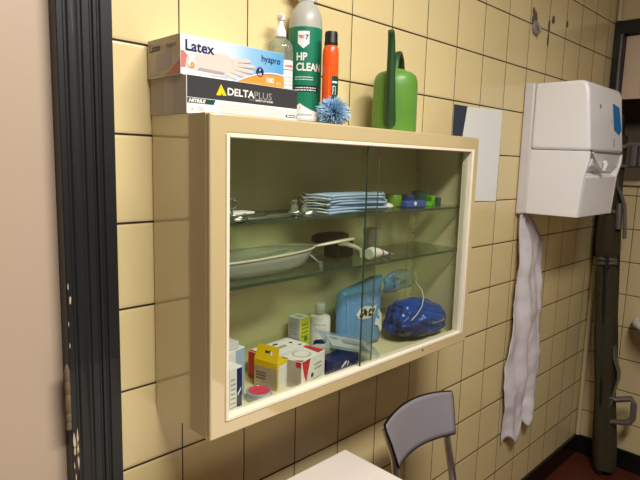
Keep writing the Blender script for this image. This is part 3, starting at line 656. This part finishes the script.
# ================================================================== table and chair
tb = thing('table', 'white laminate table with the chair beside it below the cabinet', 'table', (0, 0, 0))
obj('table_top', MB().box(-.45, .347, -.82, -.118, .716, .7385), M['tabletop'], tb, bevel=.004, seg=3)
b = MB(); b.box(-.4515, .3485, -.8215, -.1165, .7175, .7355)
obj('table_edge', b, M['tableedge'], tb, bevel=.002)
for x, y in ((-.41, -.78), (.305, -.78), (-.41, -.16), (.305, -.16)): obj('leg', MB().tube([(x, y, .001), (x, y, .716)], .014, 14), M['chrome'], tb)
ch = thing('chair', 'grey plastic chair with black edge standing against the wall beside the table', 'chair', (.568, -.13, 0))
hw_ = .145
def back(u, v):
    x = -hw_ + 2 * hw_ * u; q = (x / hw_) ** 2
    # rounded top corners, wider top
    z = .687 + (.797 - .687) * v; tap = 1 - .17 * (1 - v) - .035 * max(0, v - .8) * 5 * max(0, v - .8) * 5
    return (x * tap, -.010 - .026 * q - .030 * (1 - v), z - (.010 * q if v > .5 else 0) * (v - .5) * 2)
bk = obj('backrest', MB().grid(back, 24, 10), M['chairgrey'], ch, solid=.007, smooth=60)
rim = [back(u / 30, 1) for u in range(31)] + [back(1, 1 - v / 12) for v in range(1, 13)] + [back(1 - u / 30, 0) for u in range(1, 31)] + [back(0, v / 12) for v in range(1, 12)]
obj('edge_band', MB().tube(rim, .0036, 8, closed=True), M['chairedge'], bk)
for s_ in (-1, 1):
    x = s_ * .118
    obj('back_tube', MB().tube([(x * .95, -.016, .760), (x * .93, -.046, .695), (x * .97, -.072, .57), (x * 1.0, -.088, .46), (x * 1.03, -.085, .43)], .0095, 12), M['chrome'], ch)
obj('leg', MB().tube([(-.15, .015, .003), (-.13, -.02, .43)], .010, 12), M['chrome'], ch); obj('leg', MB().tube([(.15, .015, .003), (.13, -.02, .43)], .010, 12), M['chrome'], ch)
obj('leg', MB().tube([(-.16, -.38, .003), (-.14, -.33, .43)], .010, 12), M['chrome'], ch); obj('leg', MB().tube([(.16, -.38, .003), (.14, -.33, .43)], .010, 12), M['chrome'], ch)
obj('seat', MB().box(-.165, .165, -.38, -.02, .430, .446), M['chairgrey'], ch, bevel=.006, seg=3)

# ================================================================== upper shelf
def carton(name, label, loc, size, rz, m, prints=None, cat='box', group=None, tilt=0, tiltx=0):
    t = thing(name, label, cat, loc, 0, group, rot=(tiltx, tilt, rz)); w, dd, h = size
    c = obj('carton', MB().box(-w / 2, w / 2, -dd / 2, dd / 2, 0, h), m, t, bevel=.0007)
    return t
def scissors(label, loc, rz, L_=.13):
    t = thing('scissors', label, 'scissors', loc, rz, 'steel instruments on the upper shelf')
    for s_ in (-1, 1):
        b = MB(); z = .002 + .0025 * (s_ > 0)
        b.prism([(0, -.004 * s_), (L_ * .52, 0), (0, .004 * s_ + .001), (-L_ * .20, s_ * .010), (-L_ * .22, s_ * .005)], z, z + .0022, ax='z')
        b.tube([(-L_ * .34 + .017 * cos(a), s_ * .017 + .011 * sin(a), z + .002) for a in [2 * pi * i / 20 for i in range(20)]], .0032, 8, closed=True)
        obj('blade', b, M['chrome'], t, bevel=.0004)
    obj('pivot', MB().lathe([(.003, .001), (.003, .008), (.002, .009)], (0, 0), 12), M['chrome'], t)
    return t
scissors('steel scissors, ring handles towards the left end of the upper glass shelf', (.060, -.115, S1 + .0003), radians(20))
scissors('steel scissors lying nearest the blue masks on the upper glass shelf', (.150, -.132, S1 + .0003), radians(185), .11)
def forceps(label, loc, rz):
    t = thing('forceps', label, 'forceps', loc, rz, 'steel instruments on the upper shelf')
    for s_ in (-1, 1): obj('arm', MB().tube([(-.05, 0, .003), (-.02, s_ * .005, .0035), (.02, s_ * .005, .0035), (.055, s_ * .0008, .003)], [.003, .0035, .003, .0012], 8, sq=(1.2, .6)), M['chrome'], t)
forceps('steel forceps lying at the front edge of the upper glass shelf', (.085, -.143, S1), radians(4))
t = thing('clamp_stand', 'small upright steel ring clip at the far left of the upper shelf', 'clip', (.040, -.105, S1))
obj('ring', MB().tube([(.009 * cos(a), 0, .026 + .009 * sin(a)) for a in [2 * pi * i / 24 for i in range(24)]], .0014, 8, closed=True), M['steel'], t); obj('stem', MB().tube([(0, 0, .001), (0, 0, .017)], .002, 8), M['steel'], t)
carton('flat_packet', 'flat white paper packet among the instruments on the upper shelf', (.055, -.080, S1), (.085, .035, .009), radians(4), M['white'])
for i, (x, y) in enumerate([(.163, -.128), (.178, -.118), (.186, -.135)]):
    t = thing('glass_vial', ['small glass vial on the upper shelf, leftmost of the three beside the masks', 'small glass vial on the upper shelf, rearmost of the three beside the masks', 'small glass vial on the upper shelf, nearest the masks'][i], 'vial', (x, y, S1), 0, 'glass vials on the upper shelf')
    obj('vial', MB().lathe([(.005, .0003), (.0055, .002), (.0055, .018), (.003, .021), (.003, .024)], seg=20), M['clearpl'], t)
    obj('vial_cap', MB().lathe([(.0036, .0235), (.0038, .024), (.0038, .029), (.003, .030)], seg=16), M['chrome'], t)
def mask(w=.18, h=.085):
    t = thing('face_mask', 'pale blue pleated face mask in the pile on the upper shelf', 'mask', (0, 0, 0), 0, 'pile of face masks on the upper shelf')
    def fn(u, v):
        pl = .0010 * (1 if int(v * 6) % 2 else 0); q = 1 - (2 * u - 1) ** 4
        return (-w / 2 + w * u, -h / 2 + h * v, .002 + pl + .0018 * q)
    obj('cloth', MB().grid(fn, 14, 12), M['maskb'], t, solid=.0046, smooth=60)
    for s_ in (-1, 1):
        P_ = [Vector((s_ * w / 2, -h * .42, .003)), Vector((s_ * (w / 2 + .016), -h * .30, .006)), Vector((s_ * (w / 2 + .024), 0, .004)), Vector((s_ * (w / 2 + .012), h * .30, .007)), Vector((s_ * w / 2, h * .42, .003))]
        obj('ear_loop', MB().tube(P_, .0011, 6), M['loop'], t)
    return t
mp0 = mask(); masks = [(.335, -.098, 0, 2), (.340, -.100, .0055, -2), (.345, -.094, .0110, 1), (.336, -.100, .0165, -3), (.342, -.096, .0220, 2), (.334, -.098, .0275, 0), (.340, -.095, .0330, 3)]
ord_ = ['lowest', 'second from the bottom', 'third from the bottom', 'middle', 'third from the top', 'second from the top', 'topmost']
ordl = ['lowest', 'second from the bottom', 'third from the bottom', 'fourth from the bottom', 'third from the top', 'second from the top', 'topmost']
for i, (x, y, z, r) in enumerate(masks):
    o = mp0 if i == 0 else copy_tree(mp0); o.location = (x, y, S1 + z); o.rotation_euler.z = radians(r)
    o['label'] = 'pale blue pleated face mask, %s of the pile on the upper shelf' % ordl[i]
t = thing('cotton_swab', 'small white cotton piece right of the face masks on the upper shelf', 'cotton', (.478, -.105, S1), radians(10))
obj('cotton', MB().lathe([(.002, .0003), (.010, .001), (.013, .005), (.010, .010), (.003, .013)], seg=18, sx=1.5), M['loop'], t)
t = thing('bandage_roll', 'leaf green rolled bandage at the left of the coloured items, upper shelf', 'bandage', (.545, -.070, S1), radians(15))
obj('roll', MB().lathe([(.003, .0003), (.019, .0006), (.020, .003), (.020, .026), (.018, .029), (.006, .028)], seg=28), M['greend'], t)
t = thing('plastic_clip', 'flat blue plastic clip at the front of the coloured items, upper shelf', 'clip', (.575, -.112, S1), radians(-2))
obj('clip_body', (lambda b: (b.prism([(-.042, -.010), (.030, -.012), (.044, 0), (.030, .012), (-.042, .010)], .0003, .016, ax='z'), b))(MB())[1], M['blueo'], t, bevel=.003); obj('clip_dot', MB().lathe([(.005, 0), (.005, .001)], (0, 0), 12), M['white'], t).location = (-.012, -.0112, .010)
bpy.data.objects['clip_dot'].rotation_euler = (pi / 2, 0, 0)
t = thing('bottle_lid', 'deep blue round lid behind the flat blue clip on the upper shelf', 'lid', (.600, -.072, S1), 0)
obj('lid', MB().lathe([(.017, .0003), (.018, .002), (.018, .024), (.015, .028)], seg=24), M['dblue'], t)
t = thing('bandage_roll', 'dark teal rolled bandage behind the bright green clip, upper shelf', 'bandage', (.655, -.070, S1), 0)
obj('roll', MB().lathe([(.004, .0003), (.020, .0006), (.021, .003), (.021, .033), (.018, .036), (.006, .035)], seg=26), M['teal'], t)
t = thing('peg', 'bright green plastic peg on the right of the upper shelf', 'clip', (.648, -.108, S1), radians(12))
b = MB(); b.prism([(-.014, .0003), (-.004, .0003), (-.002, .010), (.004, .0003), (.014, .0003), (.008, .013), (.014, .026), (.004, .026), (0, .017), (-.006, .026), (-.015, .026), (-.008, .012)], -.008, .008)
obj('peg_body', b, M['greeno'], t, bevel=.001)
carton('small_block', 'small dark green block at the right end of the upper shelf', (.684, -.100, S1), (.022, .020, .020), radians(10), M['teal'], cat='block')

# ================================================================== middle shelf
t = thing('plastic_tray', 'milky plastic tray with a curved rim on the left of the lower glass shelf', 'tray', (.112, -.088, S2 + .0035), radians(3))
def tray(u, v):
    a = 2 * pi * u; r = [0, .75, .92, 1.0, 1.06][min(4, int(v * 4 + .001))]; z = [0, 0, .007, .024, .034][min(4, int(v * 4 + .001))]
    rx, ry = .132, .052
    z *= 1.0 + .10 * cos(a)
    return (rx * r * cos(a), ry * r * sin(a) - .006 * cos(2 * a) * r, z)
obj('tray_shell', MB().grid(tray, 48, 4), M['tray'], t, solid=.0014, smooth=180)
obj('tray_rim', MB().tube([tray(i / 48, 1) for i in range(48)], .0022, 8, closed=True), M['trayrim'], t)
obj('tray_handle', MB().tube([(.136, -.018, .0375), (.155, -.030, .041), (.180, -.042, .045), (.205, -.050, .048), (.222, -.052, .049)], [.0035, .004, .0045, .0045, .004], 10, sq=(1.5, .8)), M['trayrim'], t)
t = thing('metal_clasp', 'shiny dangling metal clasp below the tray handle on the lower shelf', 'clasp', (.245, -.125, S2))
obj('clasp_hook', MB().tube([(-.018, .02, .030), (-.010, .01, .020), (-.002, 0, .010), (0, 0, .002)], .0022, 8), M['chrome'], t)
obj('clasp_link', MB().tube([(.004 * cos(a), 0, .007 + .006 * sin(a)) for a in [2 * pi * i / 16 for i in range(16)]], .0012, 6, closed=True), M['chrome'], t)
t = thing('black_cuff', 'black oval rubber cuff on the middle of the lower glass shelf', 'cuff', (.350, -.060, S2), radians(4))
obj('cuff_block', MB().box(-.012, .046, -.022, .022, .0004, .038), M['rubber'], t, bevel=.006, seg=3)
obj('cuff_top', MB().lathe([(.008, .039), (.046, .040), (.054, .044), (.053, .054), (.040, .058), (.010, .058)], (-.018, -.004), 36, sy=.55), M['rubber'], t, smooth=50)
t = thing('bent_tube', 'cream bent plastic tube in front of the black cuff', 'tube', (.352, -.108, S2), radians(0))
obj('tube', MB().tube([(-.018, .02, .037), (0, .012, .036), (.022, .004, .028), (.031, 0, .022), (.034, 0, .015), (.034, 0, .0045)], [.0045, .0052, .005, .0046, .0038, .0030], 10), M['trayrim'], t)
t = thing('medicine_cup', 'small clear cup with brown content behind the white tube', 'cup', (.468, -.068, S2))
obj('cup', MB().lathe([(.015, .0004), (.016, .002), (.019, .050), (.021, .060)], seg=28, cap=False), M['tray'], t); obj('cup_content', MB().lathe([(.012, .003), (.014, .018)], (.004, 0), seg=20), M['rust'], t)
t = thing('ointment_tube', 'white ointment tube with a red band lying on the lower glass shelf', 'tube', (.398, -.128, S2 + .0150), radians(16))
def tb_(u, v):
    a = 2 * pi * u; x = .004 + .085 * v; r = .0135; f = v ** 1.4; return (x, r * (1 + .35 * f) * cos(a), r * (1 - .93 * f) * sin(a) - r * f * .85)
obj('tube_body', MB().grid(tb_, 28, 16, 0), M['white'], t, smooth=180)
o = obj('tube_cap', MB().lathe([(.0110, -.012), (.0128, -.010), (.0140, .0045), (.0140, .006)], seg=28), M['loop'], t); o.rotation_euler = (0, pi / 2, 0)
b = MB()
def bd_(u, v): x, y, z = tb_(u, .34 + .09 * v); return (x, y * 1.02, z * 1.02 + .0001)
b.grid(bd_, 28, 3, 0)
def bd2(u, v): x, y, z = tb_(u, .70 + .14 * v); return (x, y * 1.02, z * 1.03 + .0001)
b.grid(bd2, 28, 3, 1)
obj('tube_band', b, [M['red'], M['dblue']], t, smooth=180)

# ================================================================== cabinet floor
def face_print(t, w, dd, h, face):
    if face == 'f': return Print(lambda u, v, k: (-w / 2 + u, -dd / 2 - k - .0001, v))
    if face == 'l': return Print(lambda u, v, k: (-w / 2 - k - .0001, dd / 2 - u, v))
    return Print(lambda u, v, k: (-w / 2 + u, -dd / 2 + v, h + k + .0001))
t = carton('medicine_box', 'slim white box with a navy stripe at the far left of the cabinet floor', (.012, -.140, SB), (.030, .030, .083), radians(8), M['white'])
p = face_print(t, .030, .030, .083, 'f'); p.rect(.017, .0295, .004, .080, 0); p.lines(.003, .014, .01, .07, 7, 1, 2, .3); p.poly([(.019, .03), (.027, .04), (.027, .045), (.019, .035)], 2, 2); p.build('print_front', [M['navy'], M['grey'], M['white']], t)
p = face_print(t, .030, .030, .083, 'l'); p.lines(.004, .026, .01, .07, 9, 0, 1, .35); p.build('print_side', [M['grey']], t)
t = carton('medicine_box', 'white and pale blue box behind the slim navy striped box', (.028, -.092, SB), (.075, .045, .096), radians(12), M['white'])
p = face_print(t, .075, .045, .096, 'f'); p.rect(.050, .0745, .002, .094, 0); p.lines(.01, .04, .02, .08, 5, 1, 2, .3); p.build('print_front', [M['maskb'], M['lgrey']], t)
t = carton('medicine_box', 'small white box lying on the white and pale blue box', (.022, -.094, SB + .0965), (.060, .036, .014), radians(4), M['whitepl2'])
# yellow box with raised lid
t = thing('medicine_box', 'yellow carton with its lid flap open behind the red tape roll', 'box', (.137, -.103, SB), radians(14))
w, dd, h = .038, .056, .056
b = MB(); b.box(-w / 2, w / 2, -dd / 2, dd / 2, 0, h); obj('carton', b, M['ybox'], t, bevel=.0006)
p = face_print(t, w, dd, h, 'l'); p.rect(.001, dd - .001, .001, h - .013, 0); p.text('Gaze', .006, .030, .010, 1, 3, bold=.0001) if False else p.lines(.006, .030, .018, .036, 3, 1, 3, .4); p.build('print_side', [M['shadeprint'], M['black']], t)  # left face painted duller as the shaded side, top strip left bright yellow
p = face_print(t, w, dd, h, 'f'); p.rect(.004, w - .010, .001, h - .006, 0); p.rect(w - .0085, w - .006, .001, h - .004, 0); p.build('print_front', [M['white']], t)
b = MB(); b.add([(-w / 2 + .001, -dd / 2, h), (-w / 2 + .001, dd / 2, h), (-w / 2 + .012, dd / 2 - .002, h + .028), (-w / 2 + .012, -dd / 2 + .004, h + .028)], [(0, 1, 2, 3)])
fl = obj('lid_flap', b, M['ybox'], t, solid=.0008, smooth=0)
def fm(u, v, k): return (-w / 2 + .001 + v * 11 / 28 - k * .93 - .0006, dd / 2 - u, h + v + k * .36)
p = Print(fm); p.rect(.022, .030, .014, .018, 0); p.rect(.031, .034, .013, .019, 0); p.disc(.037, .014, .0035, 1, 1); p.build('print_flap', [M['black'], M['white']], fl)
t = thing('tape_roll', 'red centred roll of white sticking tape at the front left of the cabinet floor', 'tape roll', (.081, -.1365, SB))
obj('tape_ring', MB().lathe([(.0235, .0004), (.0245, .001), (.0245, .016), (.0240, .0175), (.0215, .0178), (.0205, .0165), (.0205, .003)], seg=40, cap=False), M['clearwrap'], t)
obj('tape_body', MB().lathe([(.022, .0006), (.0232, .0008), (.0232, .0155), (.021, .016)], seg=40), M['whitepl2'], t)
obj('tape_centre', MB().lathe([(.0205, .0155), (.0205, .0172), (.0140, .0176), (.012, .0165), (.006, .0165), (.004, .0178)], seg=36), M['pinkred'], t)
# white box with red ends leaning flat behind
t = carton('medicine_box', 'white box with black print and red end lying behind the yellow carton', (.190, -.062, SB), (.115, .060, .056), radians(6), M['white'])
p = face_print(t, .115, .060, .056, 't'); p.text('Mycalin', .030, .028, .011, 0, bold=.0001) if False else None
p.disc(.062, .044, .008, 0, 1, e=.5); p.lines(.040, .075, .020, .032, 2, 0, 2, .45); p.disc(.095, .030, .004, 0, 1); p.rect(.0005, .007, .001, .058, 1); p.disc(.100, .008, .005, 0, 1, e=.6); p.build('print_top', [M['black'], M['red']], t)
p = face_print(t, .115, .060, .056, 'l'); p.rect(.001, .059, .001, .055, 0); p.build('print_side', [M['red']], t)
t = carton('medicine_box', 'white box with red triangles and a round seal at the front of the cabinet floor', (.203, -.125, SB), (.090, .048, .056), radians(15), M['white'])
p = face_print(t, .090, .048, .056, 't'); p.disc(.040, .026, .020, 0, 1); p.disc(.040, .026, .017, 1, 2, e=.9); p.poly([(.066, .002), (.089, .002), (.089, .046), (.078, .046)], 2); p.poly([(.0005, .0005), (.012, .0005), (.0005, .020)], 2); p.build('print_top', [M['lgrey'], M['white'], M['red']], t)
p = face_print(t, .090, .048, .056, 'f'); p.poly([(.0005, .0555), (.032, .0555), (.018, .010), (.010, .024)], 0); p.lines(.048, .075, .026, .044, 2, 1, 2, .35); p.disc(.040, .018, .005, 2, 1); p.lines(.04, .08, .006, .012, 1, 1); p.build('print_front', [M['red'], M['grey'], M['anthr']], t)
p = face_print(t, .090, .048, .056, 'l'); p.rect(.001, .047, .001, .055, 0); p.rect(.035, .047, .044, .055, 1, 2); p.lines(.006, .04, .01, .035, 4, 2, 2, .3); p.build('print_side', [M['sideshade2'], M['red'], M['sideshade']], t)
# yellow labelled box and bottle at the back (box stands on the flat white box's rear neighbour)
t = carton('medicine_box', 'small white box with a lime yellow side beside the white bottle', (.2675, -.040, SB), (.034, .034, .103), radians(8), M['white'])
p = face_print(t, .034, .034, .103, 'l'); p.rect(.001, .033, .001, .102, 0); p.lines(.005, .028, .065, .095, 5, 1, 2, .35); p.build('print_side', [M['lgrey'], M['grey']], t)
p = face_print(t, .034, .034, .103, 'f'); p.rect(.0005, .0335, .040, .1025, 0); p.lines(.005, .028, .06, .095, 4, 1, 2, .35); p.disc(.020, .055, .006, 1, 2); p.build('print_front', [M['lime'], M['greend']], t)
p = face_print(t, .034, .034, .103, 't'); p.disc(.017, .017, .009, 0, 1); p.build('print_top', [M['lgrey']], t)
t = thing('medicine_bottle', 'white plastic bottle with a screw cap and black label marks in the cabinet', 'bottle', (.327, -.045, SB), radians(-42)); t.scale = (1.15, 1.15, 1.0)
b = MB().lathe([(.018, 0), (.0205, .002), (.021, .006), (.021, .088), (.0195, .094), (.013, .0975), (.0095, .098), (.009, .102)], seg=40, sx=1, sy=.75); bd = obj('bottle_body', b, M['white'], t)
obj('cap', MB().lathe([(.0100, .1005), (.0105, .1015), (.0105, .122), (.0095, .1235), (.004, .1240)], seg=32), M['whitepl2'], t)
p = Print(lambda u, v, h: (.0211 * sin(u / .0211), -(.0211 * .75 + h + .0002) * cos(u / .0211), v)); p.lines(-.014, .014, .076, .081, 1, 0, 1, .5); p.rect(-.006, .015, .034, .044, 1, 1, 5); p.poly([(-.006, .034), (-.014, .030), (-.012, .040), (-.006, .044)], 1); p.poly([(0, .044), (.012, .044), (.013, .052)], 1); p.lines(-.012, .012, .06, .072, 3, 0, 1, .3)
p.build('print_label', [M['lgrey'], M['navy']], bd)
t = carton('medicine_box', 'navy blue box with white lettering at the front of the cabinet floor', (.302, -.130, SB), (.092, .040, .032), radians(6), M['navy'])
p = face_print(t, .092, .040, .032, 'f'); p.poly([(.030, .010), (.046, .018), (.050, .023), (.042, .023), (.030, .015)], 0); p.poly([(.048, .010), (.056, .016), (.056, .022), (.052, .018)], 0); p.build('print_front', [M['white']], t)
t = thing('gauze_packet', 'flat white and clear gauze packet leaning over the navy blue box', 'packet', (.333, -.128, SB + .0465), 0, rot=(radians(22), radians(17), radians(-12)))
obj('packet', MB().pillow([(-.074, -.030), (.074, -.030), (.074, .030), (-.074, .030)], lambda a, b_, t_: (a, b_, t_ + .004), .0025, wr=.0006), M['clearwrap'], t)
obj('gauze', MB().box(-.056, .056, -.019, .019, .002, .0052), M['loop'], t, bevel=.001); p = Print(lambda u, v, k: (u, v, .0070 + k)); p.rect(-.018, .034, -.006, .006, 0); p.rect(-.05, -.03, .004, .010, 0); p.build('print_label', [M['grey']], t)
# blue pack
t = thing('blue_pack', 'light blue sealed pack with black and white logo leaning in the cabinet', 'pack', (.434, -.074, SB), radians(4), rot=(radians(-4), 0, radians(4)))
outl = [(-.086, .014), (-.070, .004), (.078, .001), (.084, .060), (.088, .130), (.098, .166), (.050, .168), (.000, .160), (-.050, .154), (-.068, .150), (-.078, .128), (-.084, .060)]
obj('pack_body', MB().pillow(outl, lambda a, b_, t_: (a, t_, b_), .020, 8, .0013), M['packblue'], t, smooth=180)
def pk(u, v, h_):
    q = max(abs(u) / .085, abs(v - .08) / .08); q = min(q, .99)
    return (u, -(.020 * (1 - q ** 3) ** .5) - .0016 - h_, v)
p = Print(pk)
p.poly([(-.036, .092), (-.020, .104), (.004, .106), (.030, .098), (.046, .102), (.036, .084), (.018, .074), (-.012, .076), (-.030, .082)], 0, 1)
p.poly([(-.026, .084), (-.016, .078), (-.008, .088), (.002, .080), (.006, .092), (-.004, .101), (-.018, .097)], 1, 3); p.poly([(.009, .079), (.020, .078), (.034, .086), (.038, .096), (.026, .092), (.018, .098), (.010, .092)], 1, 3)
p.poly([(-.018, .088), (-.010, .092), (-.008, .097), (-.016, .094)], 0, 4); p.poly([(.014, .086), (.024, .084), (.028, .089), (.018, .091)], 0, 4)
p.poly([(.052, .092), (.080, .072), (.078, .034), (.062, .030), (.050, .048), (.034, .055), (.040, .068), (.050, .072)], 0, 1)
for k in range(20): a = 2 * pi * k / 20; a2 = a + .24; p.poly([(.030 + .020 * cos(a), .128 + .018 * sin(a)), (.030 + .024 * cos(a), .128 + .0215 * sin(a)), (.030 + .024 * cos(a2), .128 + .0215 * sin(a2)), (.030 + .020 * cos(a2), .128 + .018 * sin(a2))], 2, 1)
p.lines(-.030, .020, .014, .026, 2, 2, 1, .3); p.rect(-.064, -.062, .03, .13, 2, 1)
p.build('print_logo', [M['white'], M['black'], M['maskb']], t)
t = thing('clear_bag', 'crinkled clear and blue plastic bag top folded over the blue pack', 'bag', (.572, -.070, SB + .015), radians(0))
outl = [(-.050, .106), (-.050, .140), (-.020, .160), (.040, .156), (.074, .146), (.078, .120), (.050, .106), (0, .103)]
obj('bag_film', MB().pillow(outl, lambda a, b_, t_: (a, t_ + .004 * sin(b_ * 120 + a * 60), b_), .012, 6, .0022), M['clearwrap'], t, smooth=180)
outl = [(-.048, .108), (-.046, .144), (-.016, .156), (.010, .150), (.002, .120), (-.014, .106)]
obj('blue_layer', MB().pillow(outl, lambda a, b_, t_: (a - .004, t_ * .55 + .004 * sin(b_ * 100 + a * 50), b_), .012, 5, .0015), M['packblue'], t, smooth=180)
obj('drawstring', MB().tube([(.055, -.016, .150), (.062, -.018, .135), (.056, -.022, .122), (.064, -.026, .112), (.058, -.040, .104), (.040, -.058, .092), (.020, -.068, .075), (-.005, -.072, .060), (-.030, -.074, .050)], .0011, 6), M['loop'], t)
p = Print(lambda u, v, k: (u, -.0135 - k, v)); p.disc(-.012, .128, .009, 0, 1, 16); p.disc(-.012, .128, .0045, 1, 2, 12); p.rect(-.030, .012, .146, .149, 0); p.build('print_mark', [M['maskb'], M['packblue']], t)
t = thing('blue_bag', 'bulging royal blue plastic bag at the right end of the cabinet floor', 'bag', (.632, -.094, SB))
def bag(u, v):
    a = 2 * pi * u; e = pi * (v - .5)
    pn = Vector((1.7 * cos(a) * cos(e), 1.7 * sin(a) * cos(e), 1.7 * sin(e))); n_ = .22 * noise.noise(pn * 1.0 + Vector((5, 1, 2))) + .10 * (1 - 2 * abs(noise.noise(pn * 2.2))) - .05 + .03 * noise.noise(pn * 5)
    cx = (abs(cos(e)) ** .7) * (1 + n_); x = .099 * cx * math.copysign(abs(cos(a)) ** .85, cos(a)); y = .056 * cx * math.copysign(abs(sin(a)) ** .85, sin(a))
    z = .043 + .042 * sin(e) * (1 + .5 * n_) 
    z += .010 * noise.noise(Vector((x * 22, y * 22, 1.5))) * max(0, sin(e))
    if sin(e) > 0: z += sin(e) * .016 * (1 - (x + .03) / .1) - .012 * max(0, x / .106) * sin(e)
    return (x, max(min(y, .074), -.062), max(z, .0006))
obj('bag_body', MB().grid(bag, 90, 44), M['bagblue'], t, smooth=180)
b = MB()
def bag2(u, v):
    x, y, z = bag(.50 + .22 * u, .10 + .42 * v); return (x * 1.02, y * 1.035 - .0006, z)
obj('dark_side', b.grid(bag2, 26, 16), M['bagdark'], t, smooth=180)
p = Print(lambda u, v, k: (u, -.0605 - k - .35 * max(0, .05 - v) * 0, v)); p.lines(-.014, .040, .044, .054, 2, 0, 1, .6); p.build('print_mark', [M['maskb']], t)
